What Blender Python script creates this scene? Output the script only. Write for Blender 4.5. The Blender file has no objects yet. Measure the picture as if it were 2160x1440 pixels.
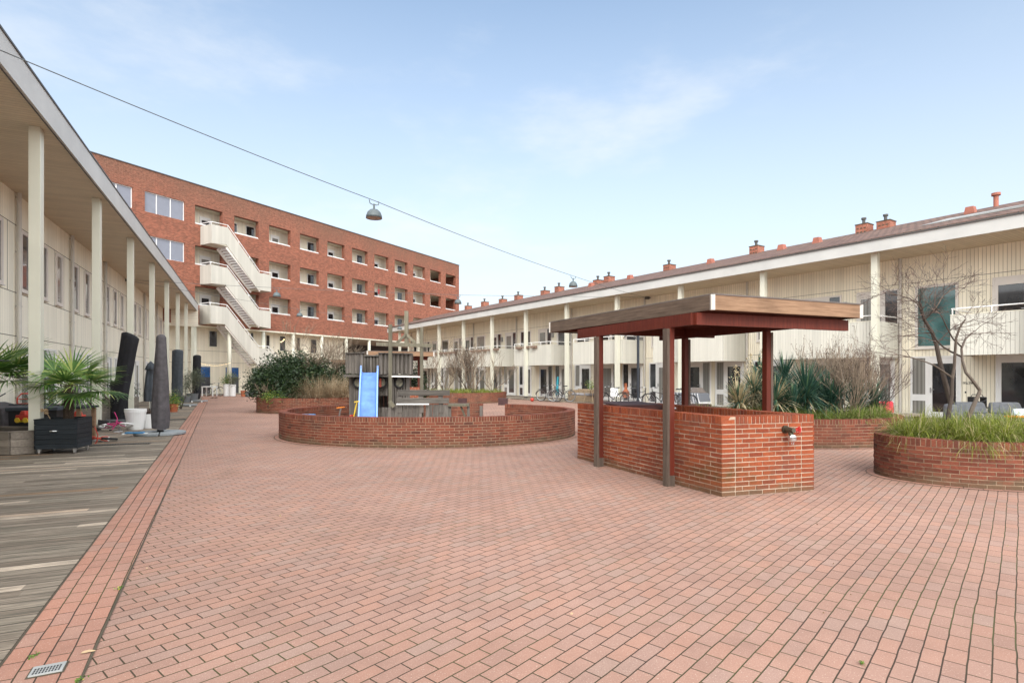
import bpy, math, random
from mathutils import Vector, Matrix
R = math.radians
rnd = random.Random(7)
scene = bpy.context.scene
col = scene.collection

# ---------------------------------------------------------------- camera
CH, F, HY = 1.65, 1200.0, 791.0            # eye height, focal length and horizon row of the 2160 px photograph
cam_d = bpy.data.cameras.new('camera'); cam = bpy.data.objects.new('camera', cam_d); col.objects.link(cam)
cam.location = (0, 0, CH); cam.rotation_euler = (R(90), 0, 0)
cam_d.sensor_width = 36; cam_d.lens = 36*F/2160; cam_d.shift_y = (HY-720)/2160
cam_d.clip_end = 2000; cam_d.clip_start = .05
scene.camera = cam

# ---------------------------------------------------------------- sky and sun
SUN_EL, SUN_AZ = R(34), math.atan2(.08, -1)      # azimuth measured from +Y towards +X
w = bpy.data.worlds.new('World'); scene.world = w; w.use_nodes = True
nt = w.node_tree; nt.nodes.clear()
def wn(t, **k):
    n = nt.nodes.new(t)
    for a, b in k.items(): setattr(n, a, b)
    return n
out = wn('ShaderNodeOutputWorld'); bg = wn('ShaderNodeBackground'); bg.inputs[1].default_value = .12
sky = wn('ShaderNodeTexSky', sky_type='NISHITA', sun_disc=False, sun_elevation=SUN_EL, sun_rotation=SUN_AZ)
sky.dust_density = 1.0; sky.air_density = 1.0; sky.ozone_density = 1.0
tc = wn('ShaderNodeTexCoord')
sep = wn('ShaderNodeSeparateXYZ'); nt.links.new(tc.outputs['Generated'], sep.inputs[0])
mp = wn('ShaderNodeMapping'); mp.inputs['Scale'].default_value = (1, 1, 2.6); mp.inputs['Location'].default_value = (.35, .1, .2)
nt.links.new(tc.outputs['Generated'], mp.inputs[0])
sk2 = wn('ShaderNodeMix', data_type='RGBA', blend_type='MULTIPLY'); sk2.inputs[0].default_value = 1; nt.links.new(sky.outputs[0], sk2.inputs[6]); sk2.inputs[7].default_value = (.83, .985, 1.02, 1)
nz = wn('ShaderNodeTexNoise'); nz.inputs['Scale'].default_value = 2.1; nz.inputs['Detail'].default_value = 7; nz.inputs['Roughness'].default_value = .58
nt.links.new(mp.outputs[0], nz.inputs[0])
cr = wn('ShaderNodeMapRange'); cr.inputs[1].default_value = .50; cr.inputs[2].default_value = .74; cr.inputs[3].default_value = 0; cr.inputs[4].default_value = .6
cr.interpolation_type = 'SMOOTHSTEP'
nt.links.new(nz.outputs[0], cr.inputs[0])
hz = wn('ShaderNodeMapRange'); hz.inputs[1].default_value = .0; hz.inputs[2].default_value = .62; hz.inputs[3].default_value = .95; hz.inputs[4].default_value = .12
nt.links.new(sep.outputs[2], hz.inputs[0])
mx = wn('ShaderNodeMath', operation='MAXIMUM'); nt.links.new(cr.outputs[0], mx.inputs[0]); nt.links.new(hz.outputs[0], mx.inputs[1])
ad = wn('ShaderNodeMath', operation='MULTIPLY_ADD'); ad.inputs[1].default_value = .55; nt.links.new(cr.outputs[0], ad.inputs[0]); nt.links.new(hz.outputs[0], ad.inputs[2])
ad.use_clamp = True
mc = wn('ShaderNodeMix', data_type='RGBA'); nt.links.new(ad.outputs[0], mc.inputs[0]); nt.links.new(sk2.outputs[2], mc.inputs[6])
mc.inputs[7].default_value = (4.1, 4.3, 4.5, 1)
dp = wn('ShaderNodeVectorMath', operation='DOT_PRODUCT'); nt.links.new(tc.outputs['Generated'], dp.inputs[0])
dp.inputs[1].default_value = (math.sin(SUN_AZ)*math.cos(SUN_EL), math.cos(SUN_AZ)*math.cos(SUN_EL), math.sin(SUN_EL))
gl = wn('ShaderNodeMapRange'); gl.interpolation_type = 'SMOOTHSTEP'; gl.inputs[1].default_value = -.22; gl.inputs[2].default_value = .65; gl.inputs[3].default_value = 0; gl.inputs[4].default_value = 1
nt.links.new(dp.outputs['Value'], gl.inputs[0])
m2 = wn('ShaderNodeMix', data_type='RGBA'); nt.links.new(gl.outputs[0], m2.inputs[0]); nt.links.new(mc.outputs[2], m2.inputs[6]); m2.inputs[7].default_value = (13.2, 13.5, 13.6, 1)   # glow added around the sun, unseen behind the camera, to brighten the arcades
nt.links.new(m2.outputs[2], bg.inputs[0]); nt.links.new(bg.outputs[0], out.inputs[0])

sd = bpy.data.lights.new('sun', 'SUN'); sd.energy = 1.25; sd.angle = R(24); sd.color = (1, .965, .92)
so = bpy.data.objects.new('sun', sd); col.objects.link(so)
to_sun = Vector((math.sin(SUN_AZ)*math.cos(SUN_EL), math.cos(SUN_AZ)*math.cos(SUN_EL), math.sin(SUN_EL)))
so.rotation_euler = to_sun.to_track_quat('Z', 'Y').to_euler(); so.location = (5, -10, 30)
vs = scene.view_settings; vs.view_transform = 'Standard'; vs.look = 'None'; vs.gamma = 1; vs.exposure = 1.0
scene.cycles.max_bounces = 8; scene.cycles.diffuse_bounces = 6; scene.cycles.glossy_bounces = 3
scene.cycles.use_denoising = True

# ---------------------------------------------------------------- pixel -> place (layout survey)
def G(x, y, z=0.0):
    Y = F*(CH-z)/(y-HY); return Vector(((x-1080)/F*Y, Y, z))
def PD(x, y, Y): return Vector(((x-1080)/F*Y, Y, CH+(HY-y)*Y/F))

# ---------------------------------------------------------------- materials
MATS = {}
class NT:
    def __init__(s, name):
        s.m = bpy.data.materials.new(name); s.m.use_nodes = True; s.t = s.m.node_tree
        s.b = s.t.nodes['Principled BSDF']; s.out = s.t.nodes['Material Output']
        MATS[name] = s.m
    def n(s, t, ins=None, **k):
        n = s.t.nodes.new(t)
        for a, b in k.items(): setattr(n, a, b)
        for a, b in (ins or {}).items(): s.set(n.inputs[a], b)
        return n
    def set(s, sock, v):
        if isinstance(v, bpy.types.NodeSocket): s.t.links.new(v, sock)
        elif isinstance(v, (tuple, list)) and len(v) == 3 and sock.type == 'RGBA': sock.default_value = (*v, 1)
        else: sock.default_value = v
    def mix(s, f, a, b, blend='MIX'):
        n = s.n('ShaderNodeMix', data_type='RGBA', blend_type=blend); s.set(n.inputs[0], f); s.set(n.inputs[6], a); s.set(n.inputs[7], b); return n.outputs[2]
    def math(s, op, a, b=0.0, c=0.0, clamp=False):
        n = s.n('ShaderNodeMath', operation=op, use_clamp=clamp); s.set(n.inputs[0], a); s.set(n.inputs[1], b)
        if op in ('MULTIPLY_ADD', 'SMOOTH_MIN', 'WRAP', 'COMPARE'): s.set(n.inputs[2], c)
        return n.outputs[0]
    def rng(s, v, a, b, c=0., d=1.):
        n = s.n('ShaderNodeMapRange', {0: v, 1: a, 2: b, 3: c, 4: d}); return n.outputs[0]
    def noise(s, vec, scale, detail=3, rough=.5, out=0):
        n = s.n('ShaderNodeTexNoise', {'Scale': scale, 'Detail': detail, 'Roughness': rough})
        if vec is not None: s.set(n.inputs[0], vec)
        return n.outputs[out]
    def tex(s, o='Object'): return s.n('ShaderNodeTexCoord').outputs[o]
    def mapping(s, v, rot=(0, 0, 0), scale=(1, 1, 1), loc=(0, 0, 0)):
        return s.n('ShaderNodeMapping', {'Vector': v, 'Rotation': rot, 'Scale': scale, 'Location': loc}).outputs[0]
    def bump(s, h, dist=.01, strength=1.0, normal=None):
        n = s.n('ShaderNodeBump', {'Height': h, 'Distance': dist, 'Strength': strength})
        if normal is not None: s.set(n.inputs['Normal'], normal)
        s.t.links.new(n.outputs[0], s.b.inputs['Normal']); return n.outputs[0]
    def fin(s, color, rough=.6, metal=0., spec=.5):
        s.set(s.b.inputs['Base Color'], color); s.set(s.b.inputs['Roughness'], rough)
        s.set(s.b.inputs['Metallic'], metal); s.b.inputs['Specular IOR Level'].default_value = spec
        return s.m

def plain(name, c, rough=.55, metal=0., var=.14, scale=3., spec=.4, bump=0.):
    t = NT(name); v = t.tex('Object')
    n1 = t.noise(v, scale, 5, .6)
    c2 = tuple(max(0, x*(1-var*2)) for x in c); c3 = tuple(min(1, x*(1+var*.7)) for x in c)
    cc = t.mix(t.rng(n1, .3, .7), c2, c3)
    if bump: t.bump(t.noise(v, scale*12, 3), bump, .6)
    return t.fin(cc, rough, metal, spec)

def attr_mat(name, c1, c2, rough=.7, spec=.3, nscale=0, nvar=.2, transl=0., c3=None, bump=0.):
    t = NT(name); a = t.n('ShaderNodeAttribute', attribute_name='Col').outputs['Fac']
    c = t.mix(a, c1, c2)
    if c3 is not None: c = t.mix(t.rng(a, .86, .9), c, c3)
    if nscale:
        v = t.tex('Object'); n = t.noise(v, nscale, 4, .6)
        c = t.mix(1.0, c, t.mix(t.rng(n, .3, .7), (1-nvar,)*3, (1+nvar*.5,)*3), 'MULTIPLY')
    if bump: t.bump(t.noise(t.tex('Object'), 60, 4, .6), bump, .7)
    t.fin(c, rough, 0, spec)
    if transl:
        tr = t.n('ShaderNodeBsdfTranslucent', {'Color': c}); ms = t.n('ShaderNodeMixShader', {0: transl})
        t.t.links.new(t.b.outputs[0], ms.inputs[1]); t.t.links.new(tr.outputs[0], ms.inputs[2]); t.t.links.new(ms.outputs[0], t.out.inputs[0])
    return t.m

def paving_mat(name, rot, offs=.5, bw=.212, rh=.106, wob=.012, tint=(.91, .965, .99), loc=(0, 0, 0), uv=False):
    t = NT(name); v = t.tex('UV' if uv else 'Object')
    wv = t.noise(v, .22, 1, .4, out=1)
    off = t.n('ShaderNodeVectorMath', {0: wv, 1: (.5, .5, .5)}, operation='SUBTRACT').outputs[0]
    off = t.n('ShaderNodeVectorMath', {0: off, 3: wob*10}, operation='SCALE').outputs[0]
    w2 = t.noise(v, 3.1, 2, .5, out=1)
    of2 = t.n('ShaderNodeVectorMath', {0: w2, 1: (.5, .5, .5)}, operation='SUBTRACT').outputs[0]
    of2 = t.n('ShaderNodeVectorMath', {0: of2, 3: .016}, operation='SCALE').outputs[0]
    vv = t.n('ShaderNodeVectorMath', {0: v, 1: off}, operation='ADD').outputs[0]
    vv = t.n('ShaderNodeVectorMath', {0: vv, 1: of2}, operation='ADD').outputs[0]
    m = t.mapping(vv, rot=(0, 0, -rot), loc=loc)
    br = t.n('ShaderNodeTexBrick', {'Vector': m, 'Color1': (0, 0, 0), 'Color2': (1, 1, 1), 'Mortar': (0, 0, 0), 'Scale': 1.0,
             'Mortar Size': .0044, 'Mortar Smooth': .25, 'Bias': 0., 'Brick Width': bw, 'Row Height': rh}, offset=offs, offset_frequency=2)
    rv = br.outputs['Color']
    c = t.n('ShaderNodeValToRGB'); t.t.links.new(rv, c.inputs[0]); e = c.color_ramp.elements
    def T(x): return (x[0]*tint[0], x[1]*tint[1], x[2]*tint[2], 1)
    e[0].position = 0; e[0].color = T((.32, .175, .13)); e[1].position = 1; e[1].color = T((.335, .205, .158))
    for p, cc in ((.3, (.35, .195, .145)), (.55, (.365, .19, .135)), (.85, (.335, .195, .15))):
        k = e.new(p); k.color = T(cc)
    speck = t.math('MULTIPLY', t.rng(t.noise(v, 95, 2, .9), .60, .72), .75)
    dspk = t.rng(t.noise(v, 70, 3, .9), .34, .44, 1, 0)
    stain = t.math('MULTIPLY', t.rng(t.noise(v, .35, 5, .6), .25, .75, .80, 1.13), t.rng(t.noise(v, .9, 6, .7), .58, .74, 1., .80))
    st2 = t.rng(t.noise(v, 2.5, 4, .6), .3, .7, .9, 1.05)
    cc = t.mix(speck, c.outputs[0], (.66, .53, .44)); cc = t.mix(t.math('MULTIPLY', dspk, .45), cc, (.17, .10, .085))
    cc = t.mix(1.0, cc, t.n('ShaderNodeCombineXYZ', {0: stain, 1: stain, 2: stain}).outputs[0], 'MULTIPLY')
    cc = t.mix(1.0, cc, t.n('ShaderNodeCombineXYZ', {0: st2, 1: st2, 2: st2}).outputs[0], 'MULTIPLY')
    moss = t.mix(t.rng(t.noise(v, 1.1, 3), .42, .62), (.045, .03, .02), (.06, .058, .02))
    cc = t.mix(br.outputs['Fac'], cc, moss)
    h = t.math('SUBTRACT', t.math('MULTIPLY', t.noise(v, 110, 3, .7), .25), br.outputs['Fac'])
    h = t.math('ADD', h, t.math('MULTIPLY', rv, .35))
    t.bump(h, .006, .9)
    return t.fin(cc, .82, 0, .3)

def deck_mat(name, rot):
    t = NT(name); v = t.mapping(t.tex('Object'), rot=(0, 0, -rot))        # x along the planks
    s = t.n('ShaderNodeSeparateXYZ', {0: v})
    row = t.math('FLOOR', t.math('DIVIDE', s.outputs[1], .145))
    fr = t.math('FRACT', t.math('DIVIDE', s.outputs[1], .145))
    ro = t.n('ShaderNodeTexWhiteNoise', {'W': row}, noise_dimensions='1D').outputs[0]
    seg = t.math('FLOOR', t.math('DIVIDE', t.math('ADD', s.outputs[0], t.math('MULTIPLY', ro, 7.)), 2.6))
    rs = t.n('ShaderNodeTexWhiteNoise', {'Vector': t.n('ShaderNodeCombineXYZ', {0: row, 1: seg}).outputs[0]}, noise_dimensions='2D').outputs[0]
    cr = t.n('ShaderNodeValToRGB', {0: rs}); e = cr.color_ramp.elements; cr.color_ramp.interpolation = 'LINEAR'
    e[0].color = (.17, .135, .105, 1); e[1].color = (.22, .18, .14, 1)
    for p, c in ((.25, (.24, .20, .16)), (.5, (.30, .255, .205)), (.74, (.18, .148, .118)), (.81, (.27, .225, .18)), (.84, (.50, .42, .34)), (.95, (.55, .46, .37)), (.97, (.33, .19, .10))):
        k = e.new(p); k.color = (*c, 1)
    gv = t.mapping(v, scale=(.9, 22, 1)); g = t.noise(gv, 2.2, 6, .65)
    gv2 = t.mapping(v, scale=(1.6, 70, 1)); g2 = t.noise(gv2, 2., 3, .6)
    c = t.mix(1., cr.outputs[0], t.mix(t.rng(g, .33, .68), (.36, .35, .33), (1.45, 1.4, 1.35)), 'MULTIPLY')
    c = t.mix(t.rng(g2, .45, .6, 0, .6), c, (.06, .055, .042))
    blot = t.rng(t.noise(t.mapping(v, scale=(.5, 1.5, 1)), 1.6, 5, .65), .48, .70, 0, .5)
    c = t.mix(blot, c, (.085, .083, .062))
    groove = t.math('SUBTRACT', 1.0, t.math('MULTIPLY', t.math('SMOOTH_MIN', fr, t.math('SUBTRACT', 1., fr), .0), 16.), clamp=True)
    c = t.mix(groove, c, (.02, .02, .016))
    t.bump(t.math('SUBTRACT', t.math('MULTIPLY', g, .4), groove), .008, .8)
    return t.fin(c, .8, 0, .3)

def cladding(name, c, pitch, groove=.012, dark=.45, rough=.6, vertical=True, var=.06):
    t = NT(name); u = t.n('ShaderNodeSeparateXYZ', {0: t.tex('UV')})
    x = u.outputs[0] if vertical else u.outputs[1]
    d = t.math('DIVIDE', x, pitch); f = t.math('FRACT', d)
    k = groove/pitch
    g = t.math('LESS_THAN', t.math('ABSOLUTE', t.math('SUBTRACT', f, .5)), k/2)
    g2 = t.math('SUBTRACT', 1., t.math('DIVIDE', t.math('ABSOLUTE', t.math('SUBTRACT', f, .5)), k), clamp=True)
    rb = t.n('ShaderNodeTexWhiteNoise', {'W': t.math('FLOOR', t.math('ADD', d, .5))}, noise_dimensions='1D').outputs[0]
    b = t.mix(rb, tuple(q*(1-var) for q in c), tuple(min(1, q*(1+var)) for q in c))
    v = t.tex('Object')
    st = t.rng(t.noise(t.mapping(v, scale=(1.2, 1.2, .25)), 1.3, 5, .6), .3, .75, .90, 1.04)
    b = t.mix(1., b, t.n('ShaderNodeCombineXYZ', {0: st, 1: st, 2: t.math('MULTIPLY', st, .985)}).outputs[0], 'MULTIPLY')
    b = t.mix(g2, b, tuple(q*dark for q in c))
    t.bump(t.math('MULTIPLY', g2, -1.), .012, .9)
    return t.fin(b, rough, 0, .35)

def brick_face(name, bw=.21, rh=.0625, c1=(.33, .085, .045), c2=(.46, .15, .085), mort=(.40, .31, .25), ms=.006, stainz=None):
    t = NT(name); uv = t.tex('UV'); v = t.tex('Object')
    br = t.n('ShaderNodeTexBrick', {'Vector': uv, 'Color1': (0, 0, 0), 'Color2': (1, 1, 1), 'Mortar': (.5, .5, .5), 'Scale': 1.,
             'Mortar Size': ms, 'Mortar Smooth': .1, 'Bias': 0., 'Brick Width': bw, 'Row Height': rh})
    c = t.mix(br.outputs['Color'], c1, c2)
    n = t.noise(v, .45, 6, .65)
    c = t.mix(1., c, t.mix(t.rng(n, .3, .72), (.84, .8, .8), (1.14, 1.12, 1.1)), 'MULTIPLY')
    n2 = t.noise(v, 7, 4, .75)
    c = t.mix(1., c, t.mix(t.rng(n2, .3, .7), (.66, .66, .66), (1.34, 1.34, 1.34)), 'MULTIPLY')
    c = t.mix(br.outputs['Fac'], c, mort)
    if stainz:
        z = t.n('ShaderNodeSeparateXYZ', {0: v}).outputs[2]
        zz = t.math('ADD', z, t.math('MULTIPLY', t.math('SUBTRACT', t.noise(t.mapping(v, scale=(1, 1, .3)), .35, 5, .65), .5), 5.))
        c = t.mix(t.rng(zz, stainz[0], stainz[1], 0, .68), c, t.mix(t.rng(n2, .35, .65), (.085, .05, .034), (.22, .125, .085)))
    t.bump(t.math('SUBTRACT', t.math('MULTIPLY', n2, .3), br.outputs['Fac']), .006, .8)
    return t.fin(c, .85, 0, .25)

def brick_attr(name, moss=True, dark=0., c1=(.36, .075, .035), c2=(.53, .15, .065), c3=(.26, .055, .04)):
    """single modelled bricks: colour picked per brick"""
    t = NT(name); a = t.n('ShaderNodeAttribute', attribute_name='Col').outputs['Fac']; v = t.tex('Object')
    c = t.mix(t.rng(a, 0, .7), c1, c2); c = t.mix(t.rng(a, .8, 1.), c, c3)
    n = t.noise(v, 38, 5, .7); c = t.mix(1., c, t.mix(t.rng(n, .3, .7), (.72, .7, .7), (1.18, 1.18, 1.18)), 'MULTIPLY')
    g = t.noise(v, 2.1, 4, .6); c = t.mix(t.rng(g, .48, .72, 0, .5+dark), c, (.10, .055, .04))
    ef = t.noise(v, 3.3, 5, .75); c = t.mix(t.rng(ef, .64, .72, 0, .45), c, (.36, .25, .20))
    if moss:
        s_ = t.n('ShaderNodeSeparateXYZ', {0: v}); rr_ = t.math('ADD', t.math('MULTIPLY', s_.outputs[0], s_.outputs[0]), t.math('MULTIPLY', s_.outputs[1], s_.outputs[1]))
        mk = t.math('MULTIPLY', t.rng(rr_, .8, .05), t.rng(t.math('ABSOLUTE', t.math('SUBTRACT', s_.outputs[2], .27)), .26, .05)); mk = t.math('MULTIPLY', mk, t.rng(g, .35, .6)); c = t.mix(t.math('MULTIPLY', mk, .8), c, (.06, .045, .012))
        z = t.n('ShaderNodeSeparateXYZ', {0: v}).outputs[2]
        zz = t.math('ADD', z, t.math('MULTIPLY', t.math('SUBTRACT', g, .5), .5))
        c = t.mix(t.rng(zz, .16, .02, 0, .6), c, (.085, .085, .05))
    t.bump(n, .007, .8); return t.fin(c, .85, 0, .3)

def wood(name, c1, c2, scale=(1, 1, 1), rough=.75, axis='x', uv=False):
    t = NT(name); v = t.tex('UV' if uv else 'Object'); a = t.n('ShaderNodeAttribute', attribute_name='Col').outputs['Fac']
    sc = {'x': (1, 14, 14), 'y': (14, 1, 14), 'z': (14, 14, 1)}[axis]
    g = t.noise(t.mapping(v, scale=sc), 2.2, 6, .65); g2 = t.noise(v, 1.4, 4, .6)
    c = t.mix(t.rng(g, .28, .72), c1, c2)
    c = t.mix(1., c, t.mix(a, (.75, .75, .75), (1.2, 1.2, 1.2)), 'MULTIPLY')
    c = t.mix(t.rng(g2, .5, .75, 0, .4), c, tuple(q*.45 for q in c1))
    t.bump(g, .006, .7); return t.fin(c, rough, 0, .3)

def glass(name, c, rough=.06, curtain=None):
    t = NT(name)
    if curtain:
        u = t.n('ShaderNodeSeparateXYZ', {0: t.tex('Object')})
        wv = t.math('SINE', t.math('MULTIPLY', t.math('ADD', u.outputs[0], u.outputs[1]), 46.))
        cc = t.mix(t.rng(wv, -1, 1), c, curtain)
    else:
        n = t.noise(t.tex('Object'), 1.1, 3, .6); cc = t.mix(t.rng(n, .35, .65), tuple(q*.55 for q in c), tuple(q*1.5 for q in c))
    m = t.fin(cc, rough, 0, .6); t.b.inputs['IOR'].default_value = 1.52
    t.b.inputs['Coat Weight'].default_value = .5; t.b.inputs['Coat Roughness'].default_value = .02
    return m

CREAM = (.84, .775, .635)
M = {}
M['paving'] = paving_mat('paving', math.atan2(1200, 1065))
M['deck'] = deck_mat('deck_wood', math.atan2(-.42, -.907))
M['cladR'] = cladding('cream_cladding_wide', CREAM, .115, .011, .55)
M['cladL'] = cladding('cream_cladding_fine', (.87, .82, .69), .12, .008, .6)
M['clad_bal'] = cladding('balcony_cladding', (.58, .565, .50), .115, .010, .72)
M['cladH'] = cladding('cream_boards_flat', (.78, .72, .60), .14, .014, .5, vertical=False)
M['clad_panel'] = cladding('cream_panel', (.80, .74, .61), .15, .008, .72)
M['parapet'] = cladding('parapet_panel', (.47, .45, .40), .3, .01, .8)
M['soffit'] = cladding('soffit_boards', (.62, .53, .40), .12, .010, .62, vertical=True)
M['cream'] = plain('cream_paint', (.72, .69, .56), .45, var=.03, scale=1.2)
M['column'] = plain('column_paint', (.60, .59, .49), .42, var=.03, scale=1.2)
M['fascia'] = plain('fascia_paint', (.50, .495, .47), .5, var=.06, scale=.9)
M['white'] = plain('white_paint', (.74, .73, .71), .4, var=.03)
M['frame'] = plain('window_frame_paint', (.66, .61, .56), .4, var=.03)
M['whiteplastic'] = plain('white_plastic', (.78, .78, .77), .35, var=.03)
M['rail'] = plain('white_rail', (.80, .80, .78), .35, var=.03)
M['fbrick'] = brick_face('facade_brick', .23, .088, c1=(.13, .040, .024), c2=(.285, .092, .055), mort=(.32, .175, .12), ms=.009, stainz=(14.6, 17.6))
M['brick_far'] = brick_face('far_brick', c1=(.26, .07, .045), c2=(.38, .13, .085), mort=(.27, .2, .15), ms=.009)
M['chimney_brick'] = brick_face('chimney_brick', c1=(.26, .085, .055), c2=(.34, .13, .085), mort=(.3, .18, .13), ms=.006)
M['brick'] = brick_attr('hand_brick_bright', c1=(.19, .040, .016), c2=(.28, .068, .025), c3=(.16, .034, .018))
M['brick_aged'] = brick_attr('hand_brick_aged', dark=.12, c1=(.125, .034, .020), c2=(.205, .062, .035), c3=(.085, .030, .02))
M['mortar'] = plain('mortar_pale', (.46, .35, .26), .9, var=.12, scale=9, bump=.004)
M['mortar_aged'] = plain('mortar_aged', (.32, .225, .15), .9, var=.2, scale=6, bump=.004)
M['dark_trim'] = plain('dark_metal_trim', (.07, .065, .06), .5)
M['seam'] = plain('shadow_gap', (.075, .06, .04), .9)
M['soil'] = plain('soil', (.07, .05, .035), .95, var=.3, scale=14, bump=.02)
M['black'] = plain('black_plastic', (.018, .018, .02), .5, var=.1)
M['rubber'] = plain('black_rubber', (.02, .02, .02), .75, var=.1)
M['chrome'] = plain('bright_steel', (.62, .62, .62), .28, metal=.9, var=.03)
M['steel'] = plain('dull_steel', (.36, .36, .36), .45, metal=.7, var=.05)
M['zinc'] = plain('zinc_pipe', (.52, .49, .44), .5, var=.05)
M['glass'] = glass('window_glass_dark', (.028, .028, .030))
M['glass_b'] = glass('window_glass_grey', (.055, .058, .065))
M['glass_blue'] = plain('window_blind_glass', (.17, .18, .22), .12, var=.04, spec=.8)
M['glass_teal'] = glass('window_glass_teal', (.05, .12, .12))
M['glass_c'] = glass('curtained_window', (.16, .155, .14), .12, curtain=(.27, .26, .24))
M['glass_g'] = glass('frosted_green_glass', (.24, .28, .25), .35)
M['poster_blue'] = glass('blue_window_film', (.01, .065, .20), .1)
t = NT('roof_tiles'); v = t.tex('UV')
wv = t.n('ShaderNodeTexBrick', {'Vector': v, 'Color1': (0, 0, 0), 'Color2': (1, 1, 1), 'Mortar': (0, 0, 0), 'Scale': 1., 'Mortar Size': .022, 'Mortar Smooth': .6, 'Brick Width': .26, 'Row Height': .34, 'Bias': 0.})
c = t.mix(wv.outputs['Color'], (.10, .055, .042), (.17, .095, .075)); n = t.noise(t.tex('Object'), .8, 6, .7)
c = t.mix(t.rng(n, .45, .7, 0, .55), c, (.17, .12, .085)); c = t.mix(t.rng(n, .45, .25, 0, .5), c, (.10, .085, .075)); c = t.mix(wv.outputs['Fac'], c, (.05, .035, .03))
t.bump(t.math('SUBTRACT', 1., wv.outputs['Fac']), .03, .9); M['roof'] = t.fin(c, .8, 0, .3)

# ---------------------------------------------------------------- mesh helpers
class MB:
    def __init__(s): s.v = []; s.f = []; s.uv = []; s.c = []; s.mi = []
    def add(s, vs, fs, c=None, uvs=None, mi=0):
        b = len(s.v); s.v += [tuple(p) for p in vs]
        if c is None: c = rnd.random()
        for k, f in enumerate(fs):
            s.f.append([b+i for i in f]); s.c.append(c); s.mi.append(mi); s.uv.append(uvs[k] if uvs else None)
        return s
    def box(s, x0, x1, y0, y1, z0, z1, c=None, mi=0):
        if x0 > x1: x0, x1 = x1, x0
        if y0 > y1: y0, y1 = y1, y0
        vs = [(x0, y0, z0), (x1, y0, z0), (x1, y1, z0), (x0, y1, z0), (x0, y0, z1), (x1, y0, z1), (x1, y1, z1), (x0, y1, z1)]
        return s.add(vs, [(3, 2, 1, 0), (4, 5, 6, 7), (0, 1, 5, 4), (1, 2, 6, 5), (2, 3, 7, 6), (3, 0, 4, 7)], c, mi=mi)
    def hexa(s, b, t, c=None, mi=0):
        """bottom quad b (ccw) and top quad t"""
        return s.add(list(b)+list(t), [(3, 2, 1, 0), (4, 5, 6, 7), (0, 1, 5, 4), (1, 2, 6, 5), (2, 3, 7, 6), (3, 0, 4, 7)], c, mi=mi)
    def bar(s, p, q, w, h=None, c=None, mi=0, up=(0, 0, 1)):
        p, q = Vector(p), Vector(q); d = (q-p).normalized(); h = h or w; up = Vector(up)
        if abs(d.dot(up)) > .95: up = Vector((1, 0, 0)) if abs(d.x) < .9 else Vector((0, 1, 0))
        a = d.cross(up).normalized()*w/2; b = a.cross(d).normalized()*h/2
        return s.hexa([p-a-b, p+a-b, p+a+b, p-a+b], [q-a-b, q+a-b, q+a+b, q-a+b], c, mi)
    def tube(s, pts, r, n=6, c=None, mi=0, caps=True):
        pts = [Vector(p) for p in pts]
        if not isinstance(r, (list, tuple)): r = [r]*len(pts)
        if c is None: c = rnd.random()
        b = len(s.v); prev = None
        for i, p in enumerate(pts):
            d = (pts[min(i+1, len(pts)-1)]-pts[max(i-1, 0)])
            d = d.normalized() if d.length > 1e-9 else Vector((0, 0, 1))
            if prev is None:
                u = Vector((0, 0, 1)) if abs(d.z) < .9 else Vector((1, 0, 0)); a = d.cross(u).normalized()
            else: a = (prev-d*prev.dot(d)); a = a.normalized() if a.length > 1e-6 else d.orthogonal().normalized()
            prev = a; bb = d.cross(a)
            for k in range(n):
                th = 2*math.pi*k/n; s.v.append(tuple(p+(a*math.cos(th)+bb*math.sin(th))*r[i]))
        L = 0
        for i in range(len(pts)-1):
            for k in range(n):
                k2 = (k+1) % n
                s.f.append([b+i*n+k, b+i*n+k2, b+(i+1)*n+k2, b+(i+1)*n+k]); s.c.append(c); s.mi.append(mi); s.uv.append(None)
        if caps and n > 3:
            for base, rev in ((b, True), (b+(len(pts)-1)*n, False)):
                f = [base+k for k in range(n)]
                if rev: f.reverse()
                s.f.append(f); s.c.append(c); s.mi.append(mi); s.uv.append(None)
        return s
    def lathe(s, prof, n=24, cx=0, cy=0, c=None, mi=0):
        if c is None: c = rnd.random()
        b = len(s.v)
        for r, z in prof:
            for k in range(n):
                th = 2*math.pi*k/n; s.v.append((cx+r*math.cos(th), cy+r*math.sin(th), z))
        for i in range(len(prof)-1):
            for k in range(n):
                k2 = (k+1) % n; s.f.append([b+i*n+k, b+i*n+k2, b+(i+1)*n+k2, b+(i+1)*n+k]); s.c.append(c); s.mi.append(mi); s.uv.append(None)
        return s
    def prism(s, poly, off, c=None, mi=0):
        """extrude a planar polygon (3-D points) by vector off"""
        n = len(poly); off = Vector(off); a = [Vector(p) for p in poly]; bq = [p+off for p in a]
        fs = [tuple(range(n)), tuple(range(2*n-1, n-1, -1))]+[(i, i+n, (i+1) % n+n, (i+1) % n) for i in range(n)]
        return s.add(a+bq, fs, c, mi=mi)
    def ribbon(s, p, d, L, w, droop=.5, n=4, c=None, side=None, mi=0, tipw=.15, fold=0):
        """a drooping blade from p along d"""
        p = Vector(p); d = Vector(d).normalized()
        if c is None: c = rnd.random()
        sd = side or d.cross(Vector((0, 0, 1)))
        sd = sd.normalized() if sd.length > 1e-4 else Vector((1, 0, 0))
        vs = []; q = p.copy(); dd = d.copy(); st = L/n
        for i in range(n+1):
            k = i/n; ww = w*(1-(1-tipw)*k**1.6)*(.55+.45*min(1, k*4))/2
            vs += [q-sd*ww, q+sd*ww]
            q = q+dd*st; dd = (dd+Vector((0, 0, -1))*droop*st/L*(.4+k*1.6)).normalized()
        return s.add(vs, [(2*i, 2*i+1, 2*i+3, 2*i+2) for i in range(n)], c, mi=mi)
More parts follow.
